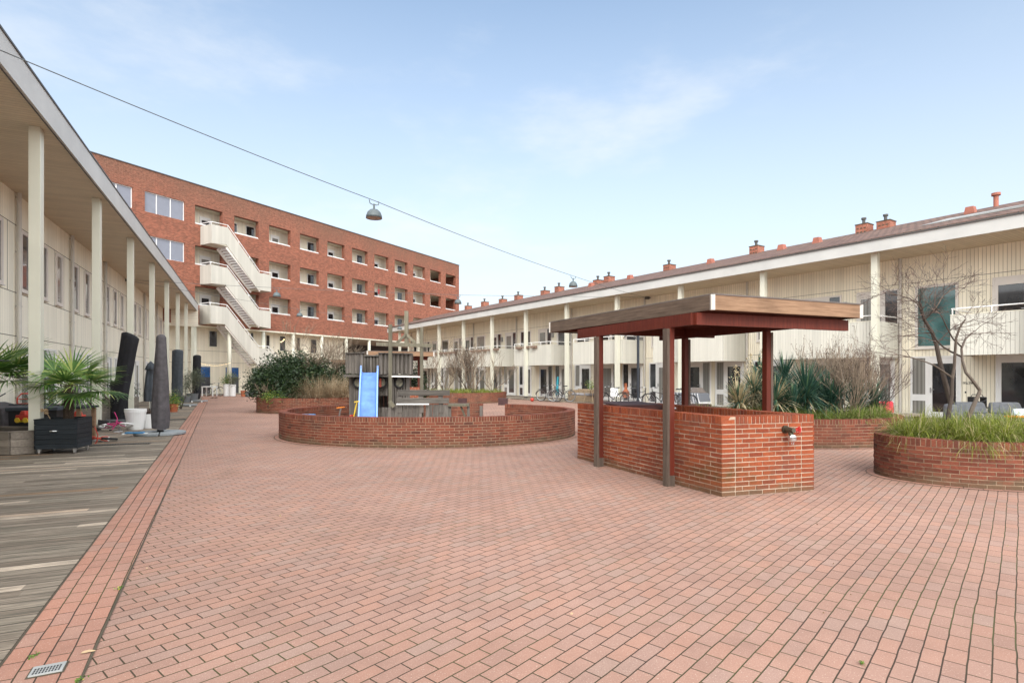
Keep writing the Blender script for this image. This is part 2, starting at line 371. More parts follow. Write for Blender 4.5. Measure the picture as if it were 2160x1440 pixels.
    def leaf(s, p, size, c=None, nrm=None, asp=.5):
        a = Vector((rnd.gauss(0, 1), rnd.gauss(0, 1), rnd.gauss(0, .7))).normalized()
        b = a.cross(Vector((rnd.gauss(0, 1), rnd.gauss(0, 1), rnd.gauss(0, 1)))).normalized()
        p = Vector(p); s.add([p-a*size/2, p+b*size*asp/2, p+a*size/2, p-b*size*asp/2], [(0, 1, 2, 3)], c); return s
    def xform(s, m, start=0):
        for i in range(start, len(s.v)): s.v[i] = tuple(m @ Vector(s.v[i]))
        return s
    def build(s, name, mats, parent=None, smooth=False, loc=None, rotz=0, bevel=0, label=None, cat=None, group=None, kind=None):
        me = bpy.data.meshes.new(name); me.from_pydata(s.v, [], s.f)
        uvl = me.uv_layers.new(name='UVMap'); data = [0.0]*(2*len(me.loops)); V = me.vertices
        for pi, p in enumerate(me.polygons):
            cu = s.uv[pi]; n = p.normal
            if cu is None:
                if abs(n.z) > .7: tx, ty = Vector((1, 0, 0)), Vector((0, 1, 0))
                else:
                    tx = Vector((-n.y, n.x, 0)).normalized()
                    ty = Vector((0, 0, 1)) if abs(n.z) < .05 else n.cross(tx)
            for j, li in enumerate(p.loop_indices):
                if cu is None:
                    co = V[me.loops[li].vertex_index].co; data[2*li] = co.dot(tx); data[2*li+1] = co.dot(ty)
                else: data[2*li], data[2*li+1] = cu[j]
        uvl.data.foreach_set('uv', data)
        at = me.attributes.new('Col', 'FLOAT', 'FACE'); at.data.foreach_set('value', s.c)
        me.polygons.foreach_set('material_index', s.mi)
        if smooth: me.polygons.foreach_set('use_smooth', [True]*len(me.polygons))
        for m in (mats if isinstance(mats, (list, tuple)) else [mats]): me.materials.append(m)
        me.update()
        o = bpy.data.objects.new(name, me); col.objects.link(o)
        if parent is not None: o.parent = parent
        if loc is not None: o.location = loc
        if rotz: o.rotation_euler[2] = rotz
        if bevel:
            b = o.modifiers.new('bevel', 'BEVEL'); b.width = bevel; b.segments = 2; b.limit_method = 'ANGLE'
        if label or cat or kind: tag(o, label, cat, group, kind)
        return o

def tag(o, label=None, cat=None, group=None, kind=None):
    if label: o['label'] = label
    if cat: o['category'] = cat
    if group: o['group'] = group
    if kind: o['kind'] = kind
    return o
def thing(name, label, cat, loc=(0, 0, 0), rotz=0, group=None):
    o = bpy.data.objects.new(name, None); col.objects.link(o); o.empty_display_size = .2
    o.location = loc; o.rotation_euler = (0, 0, rotz); return tag(o, label, cat, group)
def copy_tree(o, parent=None):
    c = o.copy(); col.objects.link(c)
    if parent is not None: c.parent = parent
    for ch in [x for x in col.objects if x.parent == o]: copy_tree(ch, c)
    return c
class Frame:
    """local x along u, local y = u turned 90 degrees left, origin O on the ground"""
    def __init__(s, O, u):
        s.O = Vector((O[0], O[1])); s.u = Vector(u).normalized(); s.n = Vector((-s.u.y, s.u.x)); s.rot = math.atan2(s.u.y, s.u.x)
    def w(s, x, y, z=0): p = s.O+s.u*x+s.n*y; return Vector((p.x, p.y, z))
    def l(s, P): d = Vector((P[0], P[1]))-s.O; return d.dot(s.u), d.dot(s.n)
    def px(s, t, x, y=None):
        """where the sight line of photo column x meets the vertical plane local y = t: (local x, height at row y)"""
        r = Vector(((x-1080)/F, 1.)); lam = (s.O.dot(s.n)+t)/r.dot(s.n)
        P = r*lam; return (P-s.O).dot(s.u), (CH+(HY-y)*lam/F if y is not None else None)
# ================================================================ GROUND
g = MB(); g.add([(-400, -60, 0), (400, -60, 0), (400, 700, 0), (-400, 700, 0)], [(0, 1, 2, 3)])
g.build('courtyard_paving', M['paving'], kind='structure')

FL = Frame((-4.365, 0), (-.4633, 1))                    # left block: column line
FR = Frame((27.8, 0), (.6708, -1))                      # right block: column line, local x towards the camera
FB = Frame((-50.77, 0), (.5333, 1))                     # brick block: face

# left deck: edge runs beside the border courses
de0, de1 = Vector((1.32, -5)), Vector((-22.64, 41.6))
ed = (de1-de0).normalized(); en = Vector((ed.y, -ed.x))   # en points to the courtyard
d = MB(); a = de0-en*16; b = de1-en*14
d.hexa([(a.x, a.y, -.05), (de0.x, de0.y, -.05), (de1.x, de1.y, -.05), (b.x, b.y, -.05)], [(a.x, a.y, .012), (de0.x, de0.y, .012), (de1.x, de1.y, .012), (b.x, b.y, .012)])
d.build('timber_deck', M['deck'], kind='structure')
M['border'] = paving_mat('border_paving', 0, offs=.37, wob=.006, uv=True, tint=(.98, .92, .9))
bo = MB(); L = (de1-de0).length; W = .424
p0, p1, p2, p3 = de0+en*.014, de0+en*(.014+W), de1+en*(.014+W), de1+en*.014
bo.add([(p.x, p.y, .004) for p in (p0, p1, p2, p3)], [(0, 1, 2, 3)], uvs=[[(0, 0.005), (0, W), (L, W), (L, 0.005)]])
bo.build('border_courses', M['border'], kind='structure')
sm = MB(); q0, q1 = de0+en*0, de0+en*.014; q2, q3 = de1+en*.014, de1
sm.add([(p.x, p.y, .006) for p in (q0, q1, q2, q3)], [(0, 1, 2, 3)])
q0, q1, q2, q3 = p1, p1+en*.014, p2+en*.014, p2
sm.add([(p.x, p.y, .007) for p in (q0, q1, q2, q3)], [(0, 1, 2, 3)])
sm.build('border_joint', M['seam'], kind='structure')
# right deck
M['deckR'] = deck_mat('deck_wood_right', math.atan2(.557, .8305))
d = MB(); d.box(-78, -8, -1.25, 2.2, -.05, .055); o = d.build('timber_deck_edge', M['deckR'], kind='structure', loc=(FR.O.x, 0, 0), rotz=FR.rot)
# cross deck at the brick block
M['deckB'] = deck_mat('deck_wood_cross', math.atan2(.4706, -.882))
d = MB(); d.box(40, 78, -.9, 2.4, -.05, .02); d.build('timber_deck_far', M['deckB'], kind='structure', loc=(FB.O.x, 0, 0), rotz=FB.rot)

# ================================================================ WINDOWS AND DOORS (outward = local -y)
def win(par, x0, x1, z0, z1, y, gl='glass', fw=.07, muls=(), name='window', fm='frame', sill=True, proud=.05):
    m = MB(); yo = y-proud
    m.box(x0-fw, x0, yo, y+.01, z0-fw, z1+fw); m.box(x1, x1+fw, yo, y+.01, z0-fw, z1+fw)
    m.box(x0, x1, yo, y+.01, z0-fw, z0); m.box(x0, x1, yo, y+.01, z1, z1+fw)
    for k in muls: m.box(k-fw/2, k+fw/2, yo+.004, y+.01, z0, z1)
    if sill: m.box(x0-fw-.02, x1+fw+.02, yo-.03, y+.01, z0-fw-.03, z0-fw)
    w_ = m.build(name, M[fm], par)
    g = MB()
    ks = [x0]+sorted(muls)+[x1]
    gl = gl if isinstance(gl, (list, tuple)) else [gl]*(len(ks)-1)
    g = MB()
    for i in range(len(ks)-1): g.box(ks[i], ks[i+1], y-.016, y+.004, z0, z1, mi=i)
    g.build('pane', [M[q] for q in gl], w_)
    return w_
def door(par, x0, x1, z0, z1, y, gl='glass', hs=1, sl=None, fm='white', slot=False, slgl='glass_c', kick=.22, sliding=False):
    """glazed door; sl = (x0, x1) of the side light"""
    m = MB(); fw = .065; yo = y-.06; st = .09
    X0, X1 = (min(x0, sl[0]), max(x1, sl[1])) if sl else (x0, x1)
    m.box(X0-fw, X0, yo, y+.01, z0, z1+fw); m.box(X1, X1+fw, yo, y+.01, z0, z1+fw); m.box(X0, X1, yo, y+.01, z1, z1+fw)
    m.box(x0, x0+st, yo+.015, y+.01, z0+.02, z1); m.box(x1-st, x1, yo+.015, y+.01, z0+.02, z1)
    m.box(x0+st, x1-st, yo+.015, y+.01, z1-.22, z1); m.box(x0+st, x1-st, yo+.015, y+.01, z0+.02, z0+kick)
    g = MB(); g.box(x0+st, x1-st, y-.022, y+.004, z0+kick, z1-.22, mi=0)
    if sl:
        gap = (x1, sl[0]) if sl[0] > x1-.01 else (sl[1], x0)
        m.box(gap[0], gap[1], yo+.002, y+.01, z0, z1)
        if slot:
            m.box(sl[0], sl[1], yo+.01, y+.01, z0+.62, z0+.86); m.box(sl[0]+.04, sl[1]-.04, yo, yo+.01, z0+.71, z0+.77)
            g.box(sl[0], sl[1], y-.022, y+.004, z0+.86, z1, mi=1); g.box(sl[0], sl[1], y-.022, y+.004, z0+.06, z0+.62, mi=1)
        else: g.box(sl[0], sl[1], y-.022, y+.004, z0+.06, z1, mi=1)
        m.box(sl[0], sl[1], yo+.01, y+.01, z0, z0+.06)
    d_ = m.build('door', M[fm], par); g.build('pane', [M[gl], M[slgl]], d_)
    h = MB(); hx = x1-.045 if hs > 0 else x0+.045
    h.box(hx-.02, hx+.02, yo-.012, yo+.014, z0+.93, z0+1.12); h.bar((hx, yo-.03, z0+1.05), (hx-hs*.12, yo-.03, z0+1.05), .02)
    h.build('handle', M['steel'], d_)
    return d_
def pipe(par, x, y, z0, z1, r=.045, mat='zinc'):
    m = MB(); m.tube([(x, y, z0), (x, y, z1)], r, 10)
    z = z0+.5
    while z < z1: m.tube([(x, y, z), (x, y, z+.04)], r+.012, 10); m.box(x-.012, x+.012, y, y+r+.03, z+.01, z+.03); z += 1.55
    return m.build('downpipe', M[mat], par, smooth=False)

# ================================================================ LEFT BLOCK
LB = thing('terraced_block', 'long cream two-storey block on the left with tall square posts under a deep eave', 'building', (FL.O.x, FL.O.y, 0), FL.rot)
sE = 46.3*1.102; s0 = -4
SZ = 6.85; wt = 2.08
m = MB(); m.box(s0, sE, wt, wt+7, 0, SZ-.001); m.build('wall', M['cladL'], LB)
m = MB()
for z in (2.76, 4.0, 5.93): m.box(s0, sE, wt-.006, wt, z, z+.016)
for k in range(60):
    xx = s0+k*1.06
    if xx < sE: m.box(xx, xx+.012, wt-.005, wt, 4.016, 5.93)
m.build('panel_joints', M['seam'], LB)
m = MB(); m.box(s0, sE, -.18, wt+7, SZ, SZ+.06); m.build('soffit', M['soffit'], LB)
m = MB(); m.box(s0, sE, -.25, -.18, 6.80, 7.36); m.build('fascia', M['fascia'], LB)
m = MB(); m.box(s0, sE+.02, -.27, -.18, 7.36, 7.40); m.box(s0, sE, -.20, -.185, 6.78, 6.80); m.build('gutter_trim', M['dark_trim'], LB)
m = MB(); m.hexa([(s0, -.18, SZ+.06), (sE, -.18, SZ+.06), (sE, wt+7, SZ+.06), (s0, wt+7, SZ+.06)], [(s0, -.18, 7.35), (sE, -.18, 7.35), (sE, wt+7, 8.6), (s0, wt+7, 8.6)]); m.build('roof', M['roof'], LB)
for k in range(-1, 8):
    sx = (11.93+4.80*k)*1.102
    m = MB(); m.box(sx, sx+.24, -.0, .20, .13, SZ); m.box(sx+.01, sx+.23, .01, .19, 0.012, .13, mi=1)
    m.build('column', [M['column'], M['dark_trim']], LB, bevel=.006)
# upper windows: groups of three per bay, measured from the downpipes
for k in range(-2, 8):
    ps, _ = FL.px(wt, 524-1/(.002033+.000617*k)) if (.002033+.000617*k) > 1e-4 else (None, None)
    if ps is None or ps < 3 or ps > sE-.6: continue
    if k not in (2, 5) or True: pipe(LB, ps, wt-.09, .0, SZ, .06)
    def atq(dq): return FL.px(wt, 524-1/(.002033+.000617*k+dq))[0]
    for dq, gl in ((.00008, 'glass_b'), (.00027, 'glass'), (.00046, 'glass_c')):
        c_ = atq(dq)
        if c_+.4 < sE and c_ > 3: win(LB, c_-.28, c_+.28, 4.18, 5.78, wt, gl, fw=.09, fm='frame')
    for dq, side in ((.00007, 1), (.00036, -1)):
        c_ = atq(dq)
        if c_+1 < sE and c_ > 3: door(LB, c_-.45, c_+.42, .06, 2.45, wt, ['glass', 'glass_c', 'glass_b'][(k+side) % 3], sl=(c_+.50, c_+.86) if side > 0 else (c_-.9, c_-.53), slgl='glass_b')
# closing panel of flat boards where the arcade meets the brick block
m = MB(); m.box(sE-.9, sE-.8, -.3, wt, 5.55, SZ-.002); m.build('end_panel', M['cladH'], LB)

# ================================================================ RIGHT BLOCK
RB = thing('terraced_block', 'long cream two-storey block on the right with balconies and a brown tiled roof', 'building', (FR.O.x, 0, 0), FR.rot)
SZ = 6.2; wt = 1.98; s0 = -60.6/.8305; s1 = -9.0
m = MB(); m.box(s0, s1, wt, wt+9, 0, SZ-.001); m.build('wall', M['cladR'], RB)
m = MB()
for z in (2.62, 5.2): m.box(s0, s1, wt-.005, wt, z, z+.014)
m.build('panel_joints', M['seam'], RB)
m = MB(); m.box(s0, s1, -.40, wt, SZ, SZ+.05); m.build('soffit', M['soffit'], RB)
m = MB(); m.box(s0, s1, -.47, -.40, 6.16, 6.58); m.box(s0-.02, s0+.06, -.40, wt, 6.16, 6.58); m.build('fascia', M['fascia'], RB)
m = MB(); m.box(s0, s1, -.52, -.40, 6.58, 6.63); m.build('gutter', M['dark_trim'], RB)
ry, rz = 5.3, 8.33
m = MB(); m.hexa([(s0, -.5, 6.60), (s1, -.5, 6.60), (s1, ry, rz-.08), (s0, ry, rz-.08)], [(s0, -.5, 6.66), (s1, -.5, 6.66), (s1, ry, rz), (s0, ry, rz)])
m.hexa([(s0, ry, rz-.08), (s1, ry, rz-.08), (s1, wt+9, 6.6), (s0, wt+9, 6.6)], [(s0, ry, rz), (s1, ry, rz), (s1, wt+9, 6.66), (s0, wt+9, 6.66)])
ro = m.build('roof', M['roof'], RB)
m = MB(); m.add([(s0, wt, 6.25), (s0, wt+9, 6.25), (s0, ry, rz-.09)], [(0, 1, 2)]); m.add([(s1, wt, 6.25), (s1, wt+9, 6.25), (s1, ry, rz-.09)], [(0, 1, 2)]); m.build('gable', M['cladR'], RB)
for x, y0, y1, ww in ((1821, 471, 489, .75), (1867, 465, 488, .8), (1594, 517, 535, .75), (1410, 557, 573, .75), (1283, 581, 592, .75), (1260, 590, 601, .75), (1178, 603, 612, .75), (1148, 612, 621, .75), (1092, 621, 630, .75), (1059, 630, 638, .75), (1021, 635, 643, .75), (986, 644, 652, .7)):
    cx, ztop = FR.px(ry-.3, x, y0)
    ww *= .68; ztop = rz+(ztop-rz)*.74; m = MB(); m.box(cx-ww/2, cx+ww/2, ry-.5, ry+.1, rz-.5, ztop)
    for zz in (ztop-.2, ztop-.38):
        for k in (-.22, 0, .22): m.box(cx+k*.7-.05, cx+k*.7+.05, ry-.506, ry-.5, zz, zz+.05, mi=1)
    m.box(cx-ww/2-.02, cx+ww/2+.02, ry-.52, ry+.12, ztop, ztop+.04, mi=1)
    ch = m.build('chimney', [M['chimney_brick'], M['seam']], ro)
    m = MB(); m.tube([(cx, ry-.25, ztop+.04), (cx, ry-.25, ztop+.26)], .07, 8); m.tube([(cx, ry-.25, ztop+.26), (cx, ry-.25, ztop+.34)], .11, 8); m.build('cowl', M['dark_trim'], ch) if False else m.build('chimney_pot', M['dark_trim'], ro)
cx, z_ = FR.px(ry-.4, 2101, 436); _, zt = FR.px(ry-.4, 2101, 410)
m = MB(); m.tube([(cx, ry-.4, z_-.15), (cx, ry-.4, zt-.05)], .085, 12); m.tube([(cx, ry-.4, zt-.05), (cx, ry-.4, zt+.05)], .15, 12); m.build('vent_pipe', plain('clay_red', (.34, .12, .08), .7), ro)
for x in (1725, 2048, 1208+40, 1650, 1500, 1330):
    cx, _ = FR.px(3.6, x); zc = 6.66+(3.6+.5)/(ry+.5)*(rz-6.66); m = MB(); m.hexa([(cx-.2, 3.4, zc-.2), (cx+.2, 3.4, zc-.2), (cx+.2, 3.8, zc-.2), (cx-.2, 3.8, zc-.2)], [(cx-.12, 3.42, zc+.22), (cx+.12, 3.42, zc+.22), (cx+.12, 3.7, zc+.24), (cx-.12, 3.7, zc+.24)]); m.build('roof_vent', MATS['clay_red'], ro)
# raised roof light with pale edge board
xa, _ = FR.px(1.2, 1937); zc = lambda y: 6.66+(y+.5)/(ry+.5)*(rz-6.66)
m = MB(); m.add([(xa, 1.3, zc(1.3)+.01), (s1, .5, zc(.5)+.02), (s1, .5, zc(.5)+.34), (xa, 1.3, zc(1.3)+.02), (xa+.3, 3., zc(3.)+.0), (s1, 3., zc(3.)-.02)], [(0, 1, 2, 3), (3, 2, 5, 4)]); m.build('roof_light', plain('roof_light_edge', (.30, .30, .29), .6), RB)
for k in range(-1, 12):
    sx = -(21.23+3.75*k)/.8305
    if sx < s0+.3: continue
    m = MB(); m.box(sx-.11, sx+.11, -.11, .11, .17, SZ); m.box(sx-.10, sx+.10, -.10, .10, .055, .17, mi=1)
    m.build('column', [M['column'], M['dark_trim']], RB, bevel=.006)
PQ = .0001527
def rq(q, t=wt): return FR.px(t, 275+1/q)[0]
gl3 = ['glass', 'glass_c', 'glass_b', 'glass', 'glass_c', 'glass', 'glass_b']
kk = 0
for k in range(-1, 8):
    b = PQ*k
    # upper floor
    for q0, q1, kind in ((.000702, .000680, 'ds'), (.000652, .000630, 'ds'), (.000604, .000572, 'w')):
        x1_, x0_ = rq(q1+b), rq(q0+b)
        if x0_ < s0+.4 or x1_ > s1: continue
        kk += 1
        if kind == 'w':
            big = (k == 0)
            win(RB, x0_+.1, x1_-.1, 2.75 if big else 3.35, 4.95, wt, 'glass_teal' if big else gl3[kk % 7], muls=(), fw=.09)
        else:
            door(RB, x0_+.05, x0_+.93, 2.86, 4.98, wt, 'glass' if k == -1 else gl3[kk % 7], sl=(x0_+1.06, x0_+1.5), slgl=gl3[(kk+2) % 7], fm='frame')
    lx = rq(.000663+b)
    if s0+.3 < lx < s1:
        m = MB(); m.box(lx-.08, lx+.08, wt-.14, wt, 4.35, 4.72); m.build('wall_lamp', M['steel'], RB)
    pxx = rq(.000615+b)
    if s0+.3 < pxx < s1: pipe(RB, pxx, wt-.08, .06, SZ, .05)
    # ground floor
    for q, order in ((.000587, 'sd'), (.000531, 'ds'), (.000484, 'sd')):
        c_ = rq(q+b)
        if c_ < s0+1 or c_ > s1-.8: continue
        kk += 1
        hidden = False
        if order == 'sd': door(RB, c_-.26, c_+.66, .06, 2.3, wt, gl3[kk % 7], hs=-1, sl=(c_-.82, c_-.39), slgl=gl3[(kk+1) % 7], slot=True)
        else: door(RB, c_-.66, c_+.26, .06, 2.3, wt, gl3[(kk+3) % 7], hs=1, sl=(c_+.39, c_+.82), slgl=gl3[(kk+2) % 7])
# balconies: corner towards the camera end
for k in range(-1, 9):
    q = .000635+.0001645*k
    cb, _ = FR.px(wt-1.85, 275+1/q); xL, xR = cb-4.35, cb
    if xL < s0+.2: continue
    if xR > s1: xR = s1-.05
    yb = wt-1.85
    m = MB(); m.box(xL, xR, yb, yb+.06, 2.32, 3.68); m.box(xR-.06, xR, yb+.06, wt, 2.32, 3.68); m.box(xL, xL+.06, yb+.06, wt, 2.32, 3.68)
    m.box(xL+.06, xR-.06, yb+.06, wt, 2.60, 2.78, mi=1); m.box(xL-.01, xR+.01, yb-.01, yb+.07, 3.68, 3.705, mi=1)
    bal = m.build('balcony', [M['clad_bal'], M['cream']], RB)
    m = MB(); zt = 3.90
    m.tube([(xL+.03, wt, zt), (xL+.03, yb+.03, zt), (xR-.03, yb+.03, zt), (xR-.03, wt, zt)], .024, 6)
    for i in range(5): xx = xL+.05+(xR-xL-.1)*i/4; m.tube([(xx, yb+.03, 3.7), (xx, yb+.03, zt)], .022, 6)
    m.build('railing', M['rail'], bal)
    if k in (3, 4, 5):
        m = MB()
        for i in range(3 if k == 3 else 5): xx = xL+.5+i*.9; m.box(xx, xx+.6, yb-.2, yb-.02, 3.52, 3.68)
        m.build('flower_boxes', plain('weathered_box', (.22, .15, .11), .8) if 'weathered_box' not in MATS else MATS['weathered_box'], bal)
# house number beside the near door (small raised figures)
def text_on(par, body, x, y, z, size, mat, fr_rot=(math.pi/2, 0, 0), name='house_number'):
    cu = bpy.data.curves.new('number_text', 'FONT'); cu.body = body; cu.size = size; cu.extrude = .004
    o = bpy.data.objects.new('t', cu); col.objects.link(o); dg = bpy.context.evaluated_depsgraph_get()
    me = bpy.data.meshes.new_from_object(o.evaluated_get(dg)); bpy.data.objects.remove(o)
    me.materials.append(mat); ob = bpy.data.objects.new(name, me); col.objects.link(ob); ob.parent = par
    ob.location = (x, y, z); ob.rotation_euler = fr_rot; return ob
nx, nz = FR.px(wt, 2031.5, 810)
text_on(RB, '95/74', nx, wt-.012, nz, .125, M['black'])
bx, bz = FR.px(wt, 2037, 827)
m = MB(); m.box(bx-.02, bx+.02, wt-.02, wt, bz-.03, bz+.03); m.build('doorbell', M['black'], RB)

# ================================================================ BRICK BLOCK
BB = thing('apartment_block', 'tall red brick gallery block closing the far end of the courtyard', 'building', (FB.O.x, 0, 0), FB.rot)
def bq(q): return 60923*q/.882            # local x from the perspective count
bx0, bx1 = bq(.00045), bq(.001330)
zr = [(14.05, 15.60), (10.72, 12.28), (7.40, 8.95)]; ZB, ZT = 5.78, 17.25
TH = .42
holes = []
for r_, (a_, b_) in enumerate(zr):
    for i in range(-1, 10):
        q = .00076384+.00005182*(i+1); holes.append((bq(q), bq(q+.0000357), r_, i))
m = MB()
zs = [ZB]+[z for a_, b_ in reversed(zr) for z in (a_, b_)]+[ZT]
for j in range(0, 8, 2): m.box(bx0, bx1, 0, TH, zs[j], zs[j+1])
winL = [(bq(.0007067), bq(.0007513)), (bq(.00064945), bq(.000694)), (bq(.000592), bq(.0006366))]
for r_, (a_, b_) in enumerate(zr):
    hs = sorted([(h[0], h[1]) for h in holes if h[2] == r_]+winL)
    x = bx0
    for h0, h1 in hs: m.box(x, h0, 0, TH, a_, b_); x = h1
    m.box(x, bx1, 0, TH, a_, b_)
m.box(bx1-.4, bx1, TH, 12, ZB, ZT); m.box(bx0, bx1-.4, 11.6, 12, 0, ZT)
m.build('wall', M['fbrick'], BB)
m = MB(); m.box(bx0, bx1+.05, -.05, 12.05, ZT, ZT+.07); m.build('roof_edge', M['dark_trim'], BB)
m = MB()
for z0_, z1_ in ((ZB+.0, ZB+.25), (8.98, 9.2), (12.31, 12.5), (15.63, 15.85)): m.box(bx0, bx1-.4, TH, 11.6, z0_, z1_)
for a_, b_ in zr: m.box(bx0, bx1-.4, TH, 1.45, a_-1.2, a_-1.05)
m.build('gallery_floor', M['cream'], BB)
m = MB(); m.box(bx0, bq(.00126), 1.45, 1.75, ZB+.25, 15.63); m.build('gallery_wall', M['clad_panel'], BB)
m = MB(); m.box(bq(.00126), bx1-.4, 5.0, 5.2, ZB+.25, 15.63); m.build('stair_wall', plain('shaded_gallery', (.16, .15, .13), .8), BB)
for r_, (a_, b_) in enumerate(zr):
    for w0, w1 in winL: win(BB, w0+.05, w1-.05, a_+.03, b_-.05, .16, 'glass_blue', fw=.06, muls=(w0+(w1-w0)*.30, w0+(w1-w0)*.65), fm='white', proud=.06, sill=False)
    for i in range(-1, 10):
        h0, h1 = [(h[0], h[1]) for h in holes if h[2] == r_ and h[3] == i][0]
        m = MB(); m.tube([(h0, .12, a_+.10), (h1, .12, a_+.10)], .03, 6); m.box(h0, h1, .02, .2, a_, a_+.03, mi=0)
        for t_ in (.25, .5, .75): m.tube([(h0+(h1-h0)*t_, .12, a_), (h0+(h1-h0)*t_, .12, a_+.1)], .02, 4)
        m.build('gallery_rail', M['rail'], BB)
        fl = a_-1.05
        if i >= 8: continue
        if i % 2 == 1:
            win(BB, h0+.15, h0+.6, a_-.15, b_-.35, 1.45, 'glass', fw=.05, sill=False, fm='white')
            door(BB, h0+.9+.5, h0+1.75+.5, fl, fl+2.1, 1.45, gl3[(i+r_*2) % 7], hs=-1, fm='white', kick=1.0)
        else:
            win(BB, h0+.45, h0+1.25, a_-.15, b_-.30, 1.45, ['glass', 'glass', 'glass_b', 'glass'][(i+r_) % 4], fw=.06, sill=False, fm='white')
            win(BB, h0+2.25, h0+3.05, a_-.15, b_-.25, 1.45, ['glass', 'glass_b', 'glass'][(i+r_) % 3], fw=.06, sill=False, fm='white')
dx_, dz_ = FB.px(.1, 798, 612); m = MB(); m.box(dx_-.12, dx_+.12, .0, .06, dz_-.45, dz_+.1); m.bar((dx_-.35, .03, dz_-.1), (dx_+.35, .03, dz_+.02), .05); m.bar((dx_, .03, dz_+.1), (dx_, .03, dz_+.6), .04); m.build('hanging_ornament', plain('ornament_red', (.30, .02, .02), .6), BB)
# cream two-storey base under the brick, set back, on white columns
tb = 1.35
xe = FB.px(tb, 724)[0]
m = MB(); m.box(bx0, xe, tb, tb+.3, 0, ZB-.002); m.box(xe-.3, xe, tb+.3, 9, 0, ZB-.002); m.build('base_wall', M['clad_panel'], BB)
m = MB()
for z in (2.72, 2.72+1.0): m.box(bx0, xe, tb-.006, tb, z, z+.02)
m.build('panel_joints', M['seam'], BB)
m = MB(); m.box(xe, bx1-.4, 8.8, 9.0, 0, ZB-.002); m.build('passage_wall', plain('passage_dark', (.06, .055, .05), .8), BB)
m = MB(); m.box(bx0, bx1-.41, .0, 9.0, ZB-.12, ZB-.004); m.build('base_soffit', M['cream'], BB)
for q in (.000765, .000811, .0008606, .00091, .0009625, .001013, .001065, .001118, .00117, .00122):
    cx = bq(q); m = MB(); m.tube([(cx, .2, 0), (cx, .2, ZB-.12)], .17, 12); m.build('column', M['column'], BB, smooth=True)
def bwin(px0, px1, y0, y1, gl, fn='w', **k):
    a_, z1_ = FB.px(tb, px0, y0); b_, z0_ = FB.px(tb, px1, y1); b2, _ = FB.px(tb, px1); z0_ = max(.05, z0_)
    if fn == 'w': return win(BB, a_, b_, z0_, z1_, tb, gl, fw=.06, fm='cream', **k)
for a in ((403, 407, 693, 731, 'glass'), (441, 457, 698, 731, 'glass_b'), (528, 534, 702, 728, 'glass'), (561, 568, 707, 738, 'glass'), (590, 601, 709, 740, 'glass_b'), (625, 632, 712, 740, 'glass'), (655, 667, 716, 745, 'glass_b'), (488, 492, 728, 735, 'glass_b')): bwin(*a)
for a in ((423, 443, 773, 831, 'poster_blue'), (475, 478, 774, 830, 'poster_blue'), (488, 503, 775, 831, 'poster_blue'), (533, 552, 776, 832, 'glass_g'), (600, 612, 782, 833, 'glass_b')):
    a_, z1_ = FB.px(tb, a[0], a[2]); b_, _ = FB.px(tb, a[1])
    mm = MB(); mm.box(a_-.06, a_, tb-.05, tb, .05, z1_+.06); mm.box(b_, b_+.06, tb-.05, tb, .05, z1_+.06); mm.box(a_, b_, tb-.05, tb, z1_, z1_+.06)
    dd = mm.build('door', M['cream'], BB)
    mm = MB(); zm = .05+(z1_-.05)*.62
    mm.box(a_, b_, tb-.02, tb, zm, z1_, mi=0); mm.box(a_, b_, tb-.02, tb, .05, zm, mi=1); mm.build('pane', [M[a[4]], M['glass_b']], dd)
# little warm lamps glowing behind one base window
t = NT('warm_lamp'); t.fin((1, .7, .35), .5); t.b.inputs['Emission Color'].default_value = (1, .72, .35, 1); t.b.inputs['Emission Strength'].default_value = 2.2; M['warm'] = t.m
for px_, py_ in ((599, 716), (596.5, 719), (593, 721)):
    a_, z_ = FB.px(tb-.02, px_, py_); m = MB(); m.box(a_-.06, a_+.06, tb-.03, tb-.018, z_-.04, z_+.04); m.build('window_lamp', M['warm'], BB)

